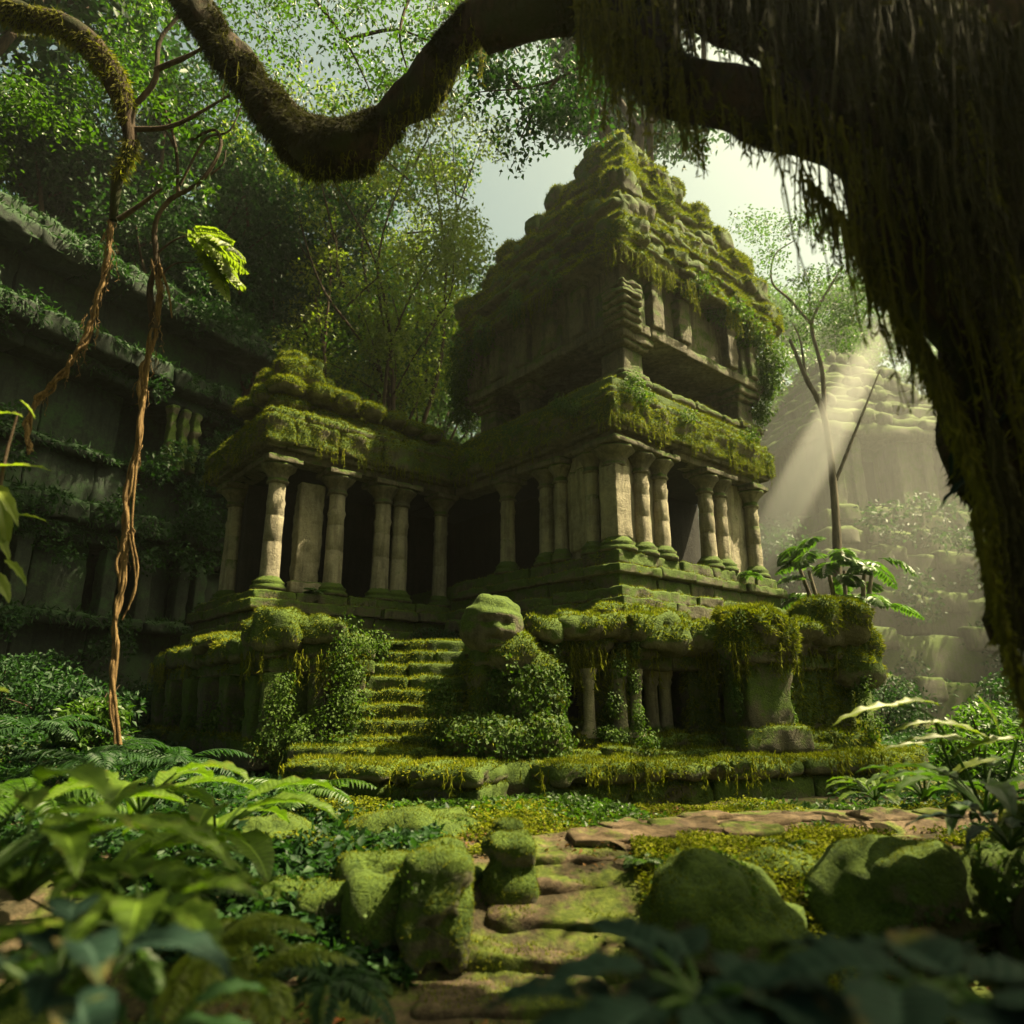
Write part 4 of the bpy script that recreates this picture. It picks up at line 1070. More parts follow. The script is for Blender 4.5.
# crown high over the path
def leaf_cloud(mbl, centres, rad, n_each, size, flat=.6, mat=0):
    C = np.asarray(centres, float); k = len(C); n = k * n_each
    r = np.repeat(np.ones(k) * rad, n_each)
    q = randdir(n) * (rng.random(n) ** .45)[:, None]
    P = np.repeat(C, n_each, 0) + q * (r[:, None] * [1, 1, flat])
    D = unit(rng.normal(size=(n, 3)) + q * .6 + [0, 0, -.25]); N_ = unit(rng.normal(size=(n, 3)) * .7 + [0, 0, 1])
    leaves(mbl, P, D, N_, size * rng.uniform(.6, 1.4, n), size * .55 * rng.uniform(.6, 1.3, n), mat=mat)
mb = MB()
cs = [(rng.uniform(.4, 3.4), rng.uniform(2.4, 4.4), rng.uniform(7.4, 9.5)) for _ in range(14)]
leaf_cloud(mb, cs, .95, 260, .17)
cs = [(rng.uniform(4.6, 6.2), rng.uniform(2.4, 4.0), rng.uniform(6, 8.8)) for _ in range(20)] + [(rng.uniform(3.8, 5.2), rng.uniform(1.4, 2.6), rng.uniform(5.2, 7.6)) for _ in range(16)]  # unseen leaf clusters added to shade the trunk strands and near right leaves
leaf_cloud(mb, cs, .8, 260, .15)
mb.build('crown', M['leaf_d'], TR)
mb = MB(); lm_ = MB()
for c in ([(640, 20), (590, 60), (540, 85), (480, 92)], [(560, 75), (535, 110), (520, 140)], [(610, 40), (560, 30), (500, 40), (455, 60)], [(520, 88), (500, 70), (470, 65)], [(590, 60), (580, 100), (560, 130)]):
    tw = MB(); tube(tw, [at(x, y, 8.0) for x, y in c], np.linspace(.03, .008, len(c)), 5, 20, .2, 5); tw.build('twig', M['bark'], TR)
    q = catmull([at(x, y, 8.0) for x, y in c], 14)[4:]
    leaf_cloud(lm_, q + rng.normal(size=q.shape) * .15, .3, 60, .09, .5)
q = np.array([at(rng.uniform(325, 470), rng.uniform(-30, 105), rng.uniform(8, 10.5)) for _ in range(46)])
for c in ([(300, -20), (345, 40), (370, 90)], [(345, 40), (395, 30), (440, 45)], [(420, -30), (400, 30), (410, 80)]):
    tw = MB(); tube(tw, [at(x, y, 9) for x, y in c], np.linspace(.035, .01, len(c)), 5, 16, .2, 5); tw.build('twig', M['bark'], TR)
bl_ = MB(); leaf_cloud(bl_, q, .42, 90, .085, .6); bl_.build('bright_leaves', M['leaf_m'], TR)
lm_.build('twig_leaves', M['leaf_d'], TR)
mb = MB()
under(800, -60, 1030, 40, 3.05, 260, .4, 2.2, dy=.15, w=.010, tuft=3)
under(910, 120, 1040, 260, 3.0, 170, .4, 1.2, dy=.12, w=.010, tuft=3)
under(650, -60, 860, 0, 3.3, 200, .3, 1.1, dy=.2, w=.010, tuft=4)
under(985, 400, 1030, 560, 3.1, 50, .5, 1.2, dy=.1, w=.010, tuft=3)
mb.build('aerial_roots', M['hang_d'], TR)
# the drooping V shaped limb at the top left, grown out from the arch
vpts = [at(650, -120, 4.3), at(545, -60, 4.8), at(500, -5, 5.2), at(450, 55, 5.6), at(395, 112, 6.0), at(338, 150, 6.0), at(285, 118, 6.0), at(240, 65, 5.9), at(195, 2, 5.8), at(150, -90, 5.7)]
mb = MB(); tube(mb, vpts, [.24, .19, .18, .18, .19, .21, .20, .20, .19, .18], 24, 120, .75, 2.4, 4, ridge=.08)
vsrc = mb; mb.build('drooping_limb', M['bark_m'], TR)
ms_ = MB(); tp = catmull(vpts, 400)[60:340]; q = tp[rng.integers(0, 280, 420)] + rng.normal(size=(420, 3)) * .09 - [0, 0, .1]; strands(ms_, q, rng.uniform(.08, .38, 420), w=.006, tuft=7); ms_.build('hanging_moss', M['hang'], TR)
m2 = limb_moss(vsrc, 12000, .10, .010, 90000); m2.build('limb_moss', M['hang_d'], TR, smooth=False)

# ------------------------------------------------------------------ trees behind
def grow_tree(name, base, H, spread, label, group, trunk_r=.25, leafm='leaf_m', nleaf=9000, lsize=.14, forks=6, lean=(0, 0), bare=.35, barkm='bark', clump=.9, seed=1, flat=.6, ysq=1):
    r0 = np.random.default_rng(seed)
    base = np.asarray(base, float)
    t = thing(name, tuple(base), label, 'tree', group)
    mb = MB(); ends = []
    fk = base + [lean[0] * H * bare, lean[1] * H * bare, H * bare]
    tube(mb, [base - [0, 0, .4], base + (fk - base) * .5 + [r0.normal() * .02 * H, r0.normal() * .02 * H, 0], fk], [trunk_r * 1.4, trunk_r * 1.0, trunk_r * .8], 10, 14, .2, 2, seed)
    for i in range(forks):
        a = 2 * pi * (i + r0.uniform(-.3, .3)) / forks
        tip = fk + np.array([cos(a) * spread * r0.uniform(.5, .9) + lean[0] * H * .5, sin(a) * spread * ysq * r0.uniform(.5, .9) + lean[1] * H * .5, H * (1 - bare) * r0.uniform(.55, .95)])
        mid = fk + (tip - fk) * .4 + [r0.normal() * .06 * H * (1 - bare), r0.normal() * .3, -H * .02]; m2_ = fk + (tip - fk) * .72 + r0.normal(size=3) * [.03 * H, .3, .01 * H]
        tube(mb, [fk - [0, 0, H * bare * .25 * (i % 3)], mid, m2_, tip], [trunk_r * .55, trunk_r * .38, trunk_r * .22, trunk_r * .08], 7, 20, .15, 2, i)
        for j in range(4):
            s = r0.uniform(.35, .95); p = fk * (1 - s) + tip * s if s > .5 else mid
            e = p + np.array([r0.normal() * spread * .32, r0.normal() * spread * .32 * ysq, r0.uniform(.05, .2) * H])
            tube(mb, [p, (p + e) / 2 + r0.normal(size=3) * .15, e], [trunk_r * .2, trunk_r * .12, trunk_r * .04], 5, 8)
            ends += [e, (p + e) / 2 + r0.normal(size=3) * .4]
        ends += [tip, tip + r0.normal(size=3) * [.8, .8, .4]]
    mb.build('trunk', M[barkm], t)
    E_ = np.array(ends); lm = MB()
    leaf_cloud(lm, E_, clump * r0.uniform(.7, 1.25, len(E_)), max(1, nleaf // len(E_)), lsize, flat)
    lm.build('crown', M[leafm], t)
    return t
FG = 'forest trees rising behind the temple'
def gz(x, y): return float(ground_z(np.array([x]), np.array([y]))[0])
def tree_at(px, Y, H, spread, label, **kw):
    x = at(px, 500, Y)[0]
    return grow_tree('forest_tree', (x, Y, gz(x, Y)), H, spread, label, FG, **kw)
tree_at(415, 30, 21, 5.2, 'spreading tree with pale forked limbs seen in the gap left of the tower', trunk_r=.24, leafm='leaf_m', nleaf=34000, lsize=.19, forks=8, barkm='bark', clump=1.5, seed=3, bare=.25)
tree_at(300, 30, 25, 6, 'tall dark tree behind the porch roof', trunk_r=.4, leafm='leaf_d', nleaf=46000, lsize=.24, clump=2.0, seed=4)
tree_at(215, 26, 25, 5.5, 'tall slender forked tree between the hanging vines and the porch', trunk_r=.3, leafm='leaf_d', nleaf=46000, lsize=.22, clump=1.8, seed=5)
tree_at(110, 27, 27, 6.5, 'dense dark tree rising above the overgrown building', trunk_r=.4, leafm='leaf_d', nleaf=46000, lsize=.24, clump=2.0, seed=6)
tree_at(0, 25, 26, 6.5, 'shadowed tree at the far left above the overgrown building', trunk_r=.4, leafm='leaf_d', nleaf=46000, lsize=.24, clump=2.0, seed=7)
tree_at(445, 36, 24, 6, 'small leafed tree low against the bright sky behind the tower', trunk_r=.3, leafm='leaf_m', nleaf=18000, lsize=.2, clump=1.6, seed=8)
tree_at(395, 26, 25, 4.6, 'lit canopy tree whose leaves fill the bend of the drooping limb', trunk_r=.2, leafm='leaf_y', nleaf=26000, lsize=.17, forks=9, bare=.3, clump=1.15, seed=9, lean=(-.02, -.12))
tree_at(830, 54, 36, 9, 'hazy pale tree with curling bare limbs right of the tower', trunk_r=.25, leafm='leaf_m', nleaf=34000, lsize=.3, clump=2.3, seed=10, barkm='bark')
tree_at(1000, 56, 34, 9, 'hazy tree standing behind the distant ruin and the big trunk', trunk_r=.3, leafm='leaf_m', nleaf=34000, lsize=.3, clump=2.4, seed=11)
tree_at(760, 45, 20, 7, 'faint tree far behind the tower in the sunlit mist', trunk_r=.35, leafm='leaf_m', nleaf=18000, lsize=.3, clump=2.0, seed=12)
tree_at(340, 42, 30, 8, 'tallest far tree closing the forest behind the porch', trunk_r=.4, leafm='leaf_d', nleaf=26000, lsize=.34, clump=2.8, seed=14)
tree_at(190, 40, 32, 8, 'far dark tree filling the gap above the leaning vines', trunk_r=.4, leafm='leaf_d', nleaf=26000, lsize=.34, clump=2.8, seed=15)
# tree added to shade the left building; trees beyond the right edge shade mist
grow_tree('forest_tree', (4.7, 21.5, gz(4.7, 21.5)), 30, 6.5, 'very tall tree added behind the tower to shade the left building, its crown above the leaning trunk', FG, .3, 'leaf_d', 30000, .26, clump=1.7, bare=.72, seed=41)
for x, y, H, s in ((26, 22, 20, 31), (36, 32, 24, 32)):
    grow_tree('forest_tree', (x, y, gz(x, y)), H, 5.5, 'tree in the forest to the right, beyond the big arching trunk', FG, .35, 'leaf_d', 15000, .25, clump=1.9, seed=s)

grow_tree('forest_tree', (11.5, 8.5, gz(11.5, 8.5)), 15, 4.2, 'light crowned tree right of the clearing that dapples the path', FG, .22, 'leaf_m', 5200, .16, clump=1.1, bare=.5, seed=61)
# unseen trees added round and behind the viewer to cut the sky light
for x, y, H, s in ((-8, -7, 25, 51), (3, -9, 26, 52), (-15, 3, 26, 53), (-3, -3.5, 22, 54), (-16, 14, 27, 55)):
    grow_tree('forest_tree', (x, y, gz(x, y)), H, 7, 'tall unseen forest tree added beyond the edge of the clearing to close the sky', FG, .35, 'leaf_d', 15000, .42, clump=2.4, bare=.55, seed=s, forks=7)
# far forest mass as one
mb = MB()
cs = []
for k in range(560):
    a = radians(rng.uniform(-62, 60)); r = rng.uniform(44, 75)
    hh = 16 + 8 * (a < -.1) - 4 * (abs(a - .12) < .18)
    x, y = r * sin(a), r * cos(a); cs.append((x, y, gz(x, y) + rng.uniform(0, hh)))
leaf_cloud(mb, cs, 3.8, 260, .7, .8)
tag(mb.build('far_forest', M['leaf_d']), 'dense far woodland closing the view behind everything', 'forest', kind='stuff')

# ------------------------------------------------------------------ overgrown building on the left
LB = thing('overgrown_building', (-10.5, 18.5, .5), 'dark overgrown stone building at the left with deep mossy eaves', 'temple')
LE = np.array([-8.7, 22.5]); LD = unit(np.array([-.47, -.883])); LS = LE + LD * 16
def lcourse(mb, s0, s1, z0, z1, depth, out, **kw):
    # the front looks right (+x); walking from near to far would put the outside on the right hand
    course(mb, LE + LD * s1, LE + LD * s0, z0, z1, depth, out, frame='W', **kw)
mb = MB()
lcourse(mb, 0, 16, .3, 3.2, 1, 0, bl=2.2, r=.08, res=.25, amp=.08); 
for s0, s1 in ((.2, 1.6), (2.6, 3.4), (5.0, 6.4), (8.3, 12), (13.5, 16)):
    lcourse(mb, s0, s1, 3.1, 5.0, .9, -.1, bl=1.5, r=.06, res=.2, amp=.06)
lcourse(mb, 0, 16, 6.1, 7.6, 1.1, -.3, bl=1.8, r=.08, res=.2, amp=.06)
for s0, s1 in ((.2, 1.8), (4.5, 8.0), (10.5, 16)):
    lcourse(mb, s0, s1, 7.5, 9.6, 1.1, -.5, bl=1.4, r=.06, res=.2, amp=.06)
lcourse(mb, .2, 16, 10.4, 12.6, 1.0, -.9, bl=1.8, r=.06, res=.2, amp=.08)
rbox(mb, (*(LE + LD * 8 + np.array([-.883, .47]) * 3.5), 6.3), (15.8, 4.6, 12.2), atan2(LD[1], LD[0]), r=.1, res=1, amp=0)
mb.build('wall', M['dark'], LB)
msrc = []
for z0, z1, o, dp in ((2.9, 3.25, .35, 1.2), (5.0, 5.5, .25, 1.3), (5.5, 6.1, .5, 1.6), (7.4, 7.65, .0, 1.2), (9.6, 10.0, .3, 1.6), (10.0, 10.6, .8, 2.1), (12.5, 13.0, .3, 2.2), (12.9, 13.5, .0, 2.2)):
    m1 = MB(); lcourse(m1, -.3, 16, z0, z1, dp, o, bl=1.4, r=.12, res=.12, amp=.12, ns=2, jit=.06)
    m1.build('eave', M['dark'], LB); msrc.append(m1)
out = MB()
for m1 in msrc:
    P, N = sample(m1, 260, -.3, lambda P, N: fbm(P, 1, 3, 7) + N[:, 2] * .6 > -.05, 40000)
    n = len(P); D = unit(N * .5 + rng.normal(size=(n, 3)) * .4 + [0, 0, -.6]); leaves(out, P, D, randdir(n), rng.uniform(.08, .3, n), .05)
out.build('moss', M['leaf_d'], LB, smooth=False)
for s in (1.8, 2.4, 3.6, 4.6, 6.8, 8.0):
    c = LE + LD * s + np.array([.883, -.47]) * .1
    cm = MB(); rbox(cm, (*c, 4.05), (.4, .4, 1.95), atan2(LD[1], LD[0]), r=.05, res=.12, amp=.04, seed=int(s * 7)); cm.build('pillar', M['dark'], LB)
for s in (2.7, 3.1, 3.5):
    c = LE + LD * s + np.array([.883, -.47]) * .35
    cm = MB(); rbox(cm, (*c, 8.6), (.24, .3, 1.9), atan2(LD[1], LD[0]), r=.05, res=.08, amp=.09, seed=int(s * 9)); cm.build('pillar', M['podium'], LB)
mb = MB()
ps, ln = [], []
for k in range(520):
    s = rng.uniform(0, 15.5)
    if vnoise(np.array([[s * 1.3, 3., 1.]]), 4)[0] < -.05: continue; z = rng.choice([10.1, 10.3, 12.6, 5.7]); o = {10.1: .8, 10.3: .85, 12.6: .35, 5.7: .5}[float(z)]
    c = LE + LD * s + np.array([.883, -.47]) * o; ps.append((*c, z)); ln.append(rng.uniform(.2, 1.2))
strands(mb, ps, ln, w=.02, tuft=4); mb.build('hanging_moss', M['leaf_d'], LB)
cs = []
for k in range(46):
    s_ = rng.uniform(0, 12); z = rng.choice([3.3, 5.2, 6.2, 7.7, 9.0, 10.7, 13.6]) + rng.normal() * .3; c = LE + LD * s_ + np.array([.883, -.47]) * rng.uniform(.1, .7)
    for q in range(3): cs.append((c[0] + rng.normal() * .3, c[1] + rng.normal() * .3, z - q * rng.uniform(.2, .5)))
mb = MB(); leaf_cloud(mb, cs, .42, 110, .14, .9); mb.build('creepers', M['leaf_d'], LB)

# ------------------------------------------------------------------ distant ruin in the mist
DB = thing('distant_ruin', (20.2, 41, .5), 'pale stepped temple ruin fading into the mist at the right', 'temple')
DC = np.array([20.2, 41.0]); DS = 1.5; da = radians(14)
def dblk(mb, x0, x1, y0, y1, z0, z1, **kw):
    c = np.array([(x0 + x1) / 2, (y0 + y1) / 2]); c = DC + np.array([c[0] * cos(da) - c[1] * sin(da), c[0] * sin(da) + c[1] * cos(da)])
    c = DC + (c - DC) * DS
    kw.setdefault('seed', int(rng.integers(999)))
    for q_ in ('r', 'res', 'amp'): kw[q_] = kw.get(q_, .05) * DS
    kw['ns'] = kw.get('ns', 4) / DS
    rbox(mb, (*c, EYE + ((z0 + z1) / 2 - EYE) * DS), ((x1 - x0) * DS, (y1 - y0) * DS, (z1 - z0) * DS), da, **kw)
base = MB()
for k, (w, z0, z1) in enumerate(((6.6, -.5, 1.6), (6.2, 1.6, 3.0), (5.6, 3.0, 4.2), (5.2, 4.2, 5.6), (4.9, 5.6, 6.4), (4.5, 6.4, 7.2))):
    dblk(base, -w, w, -w, w, z0, z1, r=.12, res=.35, amp=.18, ns=1.5)
    for j in range(9):
        x = rng.uniform(-w, w - 1); dblk(base, x, x + rng.uniform(.5, 1.4), -w - .15, -w + .3, z1 - .5, z1 + rng.uniform(0, .25), r=.12, res=.2, amp=.1)
base.build('stepped_base', M['far'], DB)
wl_ = MB()
dblk(wl_, -4.0, 4.0, -3.2, 4, 7.1, 10.2, r=.1, res=.3, amp=.06)
for x in (-3.6, -2.8, -.9, .2, 1.1, 2.0, 2.9, 3.7): dblk(wl_, x - .22, x + .22, -4.2, -3.6, 7.1, 9.9, r=.06, res=.2, amp=.06)
dblk(wl_, -3.9, -2.6, -4.1, -3.3, 7.1, 10.0, r=.08, res=.25, amp=.06); dblk(wl_, -1.1, .1, -4.0, -3.2, 7.1, 10.0, r=.08, res=.25, amp=.06)
wl_.build('wall', M['far'], DB)
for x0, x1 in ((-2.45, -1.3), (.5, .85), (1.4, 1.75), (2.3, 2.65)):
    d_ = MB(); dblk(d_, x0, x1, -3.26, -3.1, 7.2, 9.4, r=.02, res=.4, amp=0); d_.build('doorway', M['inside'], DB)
for k in range(6):
    w = 4.4 - k * .62; z0 = 9.9 + k * .8
    rt = MB(); dblk(rt, -w, w, -w, w, z0, z0 + .5, r=.15, res=.3, amp=.16); dblk(rt, -w + .3, w - .3, -w + .3, w - .3, z0 + .5, z0 + .97, r=.1, res=.3, amp=.14)
    for j in range(6):
        x = rng.uniform(-w, w - .7); dblk(rt, x, x + rng.uniform(.4, .8), -w - .05, -w + .5, z0 + .45, z0 + rng.uniform(.8, 1.1), r=.15, res=.2, amp=.1)
    rt.build('roof_tier', M['far'], DB)
mb = MB(); leaf_cloud(mb, [(DC[0] + rng.uniform(-9, 9), DC[1] - rng.uniform(7, 11), rng.uniform(.5, 10)) for _ in range(60)], 1.1, 160, .26)
mb.build('creepers', M['leaf_d'], DB)

# ------------------------------------------------------------------ left limb, saplings and hanging vines
LT = thing('twisted_tree', (-6.6, 5.5, -.3), 'twisted dark tree whose mossy limb crosses the top left corner', 'tree')
pts = [(-6.6, 5.4, -.6), (-6.7, 5.5, 2.5), (-6.3, 5.6, 5.5), at(-60, -20, 6.2), at(10, 12, 6.2), at(70, 30, 6.2), at(112, 75, 6.3), at(130, 140, 6.4), at(118, 178, 6.4), at(113, 220, 6.5)]
mb = MB(); tube(mb, pts, [.3, .26, .22, .17, .14, .13, .12, .08, .05, .04], 16, 90, .4, 3, 6); mb.build('trunk', M['bark_m'], LT)
limb_moss(mb, 2600, .08, .014, 40000).build('moss', M['hang'], LT, smooth=False)
mb = MB()
for c in ([(130, 110), (155, 80), (160, 40), (185, 5), (190, -40)], [(118, 220), (140, 205), (162, 188)], [(130, 130), (175, 125), (230, 95)], [(155, 70), (190, 55), (215, 40)]):
    tube(mb, [at(x, y, 6.4) for x, y in c], np.linspace(.035, .012, len(c)), 7, 20, .2, 5)
mb.build('branch', M['bark'], LT)
mb = MB()
leaf_cloud(mb, [at(rng.uniform(60, 330), rng.uniform(-60, 110), rng.uniform(7, 9)) for _ in range(40)] + [at(rng.uniform(-40, 60), rng.uniform(80, 180), 7.5) for _ in range(14)], .42, 130, .07)
mb.build('crown', M['leaf_m'], LT)
SP = thing('climbing_sapling', tuple(at(155, 330, 6.6)), 'thin branching sapling with a sunlit fan of leaves, hanging above the second vine', 'sapling')
mb = MB()
for c, r in (([(157, 262), (155, 225), (170, 200), (200, 182), (220, 150), (215, 130), (190, 140)], .03), ([(155, 330), (150, 290), (158, 262)], .045), ([(178, 195), (176, 150), (165, 110), (150, 95)], .02), ([(200, 182), (222, 165), (226, 150)], .014),
              ([(180, 185), (205, 140), (230, 130), (245, 95)], .016), ([(155, 255), (175, 240), (205, 230)], .014), ([(156, 285), (172, 265), (195, 262)], .012), ([(176, 150), (165, 130), (150, 115)], .012)):
    tube(mb, [at(x, y, 6.6) for x, y in c], np.linspace(r, r * .5, len(c)), 7, 24, .2, 6)
mb.build('stem', M['bark'], SP)
mb = MB()
for (x, y, dx, dy, L) in ((178, 232, 1, -.05, .8), (185, 236, 1, .3, .85), (190, 242, 1, .6, .75), (195, 262, 1, .1, .7), (200, 255, .8, .5, .75), (190, 232, .9, -.3, .45), (205, 250, 1, .45, .7), (200, 240, 1, .15, .8)):
    b_ = at(x, y, 6.55); frond(mb, b_, (dx, rng.normal() * .3 - .2, -dy), L, .5, 18, .22, .075)
mb.build('lit_foliage', M['leaf_y'], SP)
mb = MB()
leaf_cloud(mb, [at(x, y, 6.6) for x, y in ((165, 110), (150, 105), (180, 120), (210, 125), (195, 140), (90, 135), (82, 128), (235, 100), (160, 180), (205, 190))], .18, 40, .09)
mb.build('foliage', M['leaf_m'], SP)

def vine(pts, rad, label, Y, extra=()):
    t = thing('hanging_vine', tuple(at(*pts[0], Y)), label, 'vine', 'root vines hanging at the left')
    mb = MB()
    C = [at(x, y, Y) for x, y in pts]
    for k in range(5):
        Cc = catmull(C, 26); o = rng.normal(size=(len(Cc), 3)) * rad * .5; tube(mb, Cc + o, rad * rng.uniform(.25, .55) * rng.uniform(.7, 1.4, len(Cc)), 7, 110, .5, 14, k)
    for ex in extra: tube(mb, [at(x, y, Y) for x, y in ex], np.linspace(rad * .5, rad * .2, len(ex)), 6, 24, .3, 8)
    mb.build('stem', M['root'], t)
    m2 = MB(); P = catmull(C, 60); tops = P[(rng.random(46) * 40).astype(int)] + rng.normal(size=(46, 3)) * rad
    strands(m2, tops, rng.uniform(.08, .28, 46), w=.006, tuft=2, sway=.2)
    m2.build('root_hair', M['root'], t)
    return t
vine([(112, 222), (108, 258), (98, 300), (84, 340), (62, 375), (38, 402), (27, 425), (30, 452)], .035, 'golden root vine slanting down to the left edge leaves', 6.5)
vine([(155, 262), (160, 295), (155, 330), (144, 375), (140, 430), (128, 490), (124, 560), (118, 610), (114, 650), (115, 745)], .035, 'long root vine hanging straight down to the undergrowth', 6.6,
     extra=([(150, 350), (142, 420), (136, 470), (132, 530), (138, 570), (128, 610)], [(158, 262), (168, 290), (172, 318)], [(158, 262), (150, 290), (160, 320)], [(126, 520), (134, 560), (135, 590), (122, 620)]))

# ------------------------------------------------------------------ undergrowth
def fern(base, R_, n, label, mat='leaf_m', group='ferns in the undergrowth', L=.6, droop=.75, ll=.14, name='fern', lw=.03):
    t = thing(name, tuple(base), label, 'fern', group)
    for k in range(n):
        a = 2 * pi * k / n + rng.normal() * .25; el = rng.uniform(.35, 1.1); m_ = MB()
        frond(m_, np.asarray(base) + [0, 0, .02], (cos(a), sin(a), el), L * rng.uniform(.7, 1.2), droop, 20, ll, lw)
        m_.build('frond', M[mat], t)
    return t
def broad(base, specs, label, mat, group=None, name='broad_leaf_plant', cat='plant', stem=.012, **kw):
    """specs: (tip direction, leaf length, width, stalk length)"""
    t = thing(name, tuple(base), label, cat, group); base = np.asarray(base, float)
    sm = MB()
    for k, (d, L, w, sl) in enumerate(specs):
        d = unit(np.array(d, float)); e = base + d * sl + [0, 0, .1 * sl]
        tube(sm, [base, base + d * sl * .5 + [0, 0, .15 * sl], e], [stem, stem * .8, stem * .6], 6, 10)
        lm = MB(); h = unit(np.array([d[0], d[1], d[2] * .35]))
        broad_leaf(lm, e, h, (0, 0, 1), L, w, kw.get('droop', .6), kw.get('fold', .25), 14, 6, kw.get('wave', .02), seed=k, pleat=kw.get('pleat', 0), shape=kw.get('shape', .75))
        lm.build('leaf', M[mat], t)
    sm.build('stem', M['leaf_m'], t)
    return t
def rspecs(n, L, w, sl, a0=0, a1=2 * pi, e0=.3, e1=1.2):
    return [((cos(a), sin(a), rng.uniform(e0, e1)), L * rng.uniform(.75, 1.2), w * rng.uniform(.8, 1.2), sl * rng.uniform(.6, 1.2)) for a in np.linspace(a0, a1, n, endpoint=False) + rng.normal(size=n) * .2]

# near left mass of broad leaves
broad(at(20, 900, 2.9), rspecs(15, .48, .13, .4), 'large bright plant with long arching leaves at the left edge', 'leaf_b')
broad(at(-40, 900, 2.6), rspecs(13, .48, .14, .45), 'sunlit broad leaf plant cut by the lower left edge', 'leaf_b')
broad(at(110, 900, 3.3), rspecs(14, .42, .14, .3), 'broad leaf plant with drooping sunlit leaves, left of the low wall', 'leaf_b')
broad(at(140, 940, 2.5), rspecs(11, .32, .14, .2), 'plant with wide pleated leaves near the bottom left', 'leaf_b', pleat=.02)
broad(at(50, 1010, 2.0), rspecs(13, .30, .12, .2), 'dark blurred plant in the lower left corner', 'leaf_t')
broad(at(150, 1060, 2.2), rspecs(9, .22, .10, .12), 'dark leafy plant at the bottom edge left of the dirt', 'leaf_d')
broad(at(215, 845, 4.8), rspecs(9, .62, .24, .25), 'low plant with big lit leaves behind the left ferns', 'leaf_b')
broad(at(140, 815, 5.0), rspecs(9, .6, .2, .3), 'plant with long lit leaves below the vine tip', 'leaf_b')
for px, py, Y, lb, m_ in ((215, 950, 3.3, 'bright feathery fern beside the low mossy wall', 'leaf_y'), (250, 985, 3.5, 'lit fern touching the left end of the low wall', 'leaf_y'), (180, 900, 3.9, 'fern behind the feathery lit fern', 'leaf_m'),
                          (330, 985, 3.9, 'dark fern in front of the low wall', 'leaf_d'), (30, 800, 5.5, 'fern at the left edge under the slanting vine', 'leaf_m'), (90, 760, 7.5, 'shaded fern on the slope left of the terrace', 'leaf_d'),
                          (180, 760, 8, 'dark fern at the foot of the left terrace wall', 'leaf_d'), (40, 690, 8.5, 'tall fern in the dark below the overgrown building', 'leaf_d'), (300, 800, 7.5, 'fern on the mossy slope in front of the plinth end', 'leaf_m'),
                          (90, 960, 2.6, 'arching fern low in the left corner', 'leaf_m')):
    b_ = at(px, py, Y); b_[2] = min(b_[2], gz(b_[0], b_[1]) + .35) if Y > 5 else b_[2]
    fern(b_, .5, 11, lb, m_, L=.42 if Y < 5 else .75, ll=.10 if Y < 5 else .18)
for x, y, lb in ((.95, 4.6, 'tiny fern at the left foot of the rounded boulder'), (1.95, 4.8, 'small fern in the gap between the two large boulders'), (-.85, 4.75, 'small fern at the foot of the tall mossy block'), (-1.35, 4.9, 'small fern under the middle of the low wall'), (.98, 5.75, 'small fern at the right end of the second path step'), (-.35, 5.75, 'fern between the two mossy blocks'), (2.2, 6.1, 'small fern beside the half sunk stone'), (4.3, 7.0, 'fern on the path edge near the big tree')):
    fern((x, y, gz(x, y) + .03), .2, 9, lb, 'leaf_m', L=.2, ll=.06, lw=.016)
fern(W(-3.3, 5.62, PF + .02), .2, 9, 'small bright fern growing between the two front porch columns', 'leaf_m', L=.3, ll=.1)
fern(W(-4.3, 8.0, PF), .2, 8, 'little fern at the foot of the rear porch column', 'leaf_m', L=.3, ll=.1)
fern(W(4.2, .0, TF - .1), .2, 9, 'fern rooted at the feet of the right tower columns', 'leaf_m', L=.35, ll=.12)

# near right bottom: large dark glossy leaves
broad(at(700, 1010, 1.75), rspecs(10, .30, .15, .12, 0, 2 * pi, .1, .6), 'dark glossy plant with overlapping broad leaves at the bottom right', 'leaf_t', droop=.5)
broad(at(900, 1010, 1.6), rspecs(9, .34, .17, .14, 0, 2 * pi, .1, .5), 'dark glossy plant with the widest leaves in the bottom right corner', 'leaf_t', droop=.5)
broad(at(620, 1030, 1.9), rspecs(7, .24, .12, .1, 0, 2 * pi, .1, .5), 'small dark leafed plant at the bottom edge under the path steps', 'leaf_t', droop=.5)
broad(at(1000, 1040, 1.5), rspecs(7, .3, .17, .14, 0, 2 * pi, .2, .6), 'dark leaf rosette cut by the bottom right corner', 'leaf_t', droop=.5)
# right plant with lit leaves
def px_leaf(t, p0, p1, Y, w, mat='leaf_b', droop=.35):
    a, b = at(*p0, Y), at(*p1, Y + rng.normal() * .1); d = b - a; L = np.linalg.norm(d); lm = MB()
    h = d / L; h = unit(h + [0, 0, droop * .4]); broad_leaf(lm, a, h, (0, -.35, 1), L, w, droop, .3, 14, 6, .02, shape=.8); lm.build('leaf', M[mat], t)
RP = thing('lit_leaf_plant', (3.9, 5.6, 0), 'plant of long yellow green leaves caught in the sun before the big tree', 'plant')
for p0, p1, w in (((895, 705), (945, 700), .10), ((905, 705), (832, 718), .09), ((985, 745), (900, 735), .10), ((1018, 738), (950, 752), .08), ((935, 722), (890, 730), .06), ((950, 745), (880, 745), .06), ((990, 740), (930, 715), .12), ((1000, 760), (940, 775), .1), ((1000, 735), (985, 690), .06)):
    px_leaf(RP, p0, p1, 5.4, w, 'leaf_y')
sm = MB()
for p in ([(985, 815), (960, 760), (930, 715), (895, 705)], [(990, 815), (985, 770), (985, 745)], [(1000, 815), (1010, 770), (1018, 738)], [(980, 820), (955, 780), (935, 722)]):
    tube(sm, [at(x, y, 5.45) for x, y in p], [.014, .012, .009, .006][:len(p)], 6, 16)
sm.build('stem', M['leaf_m'], RP)
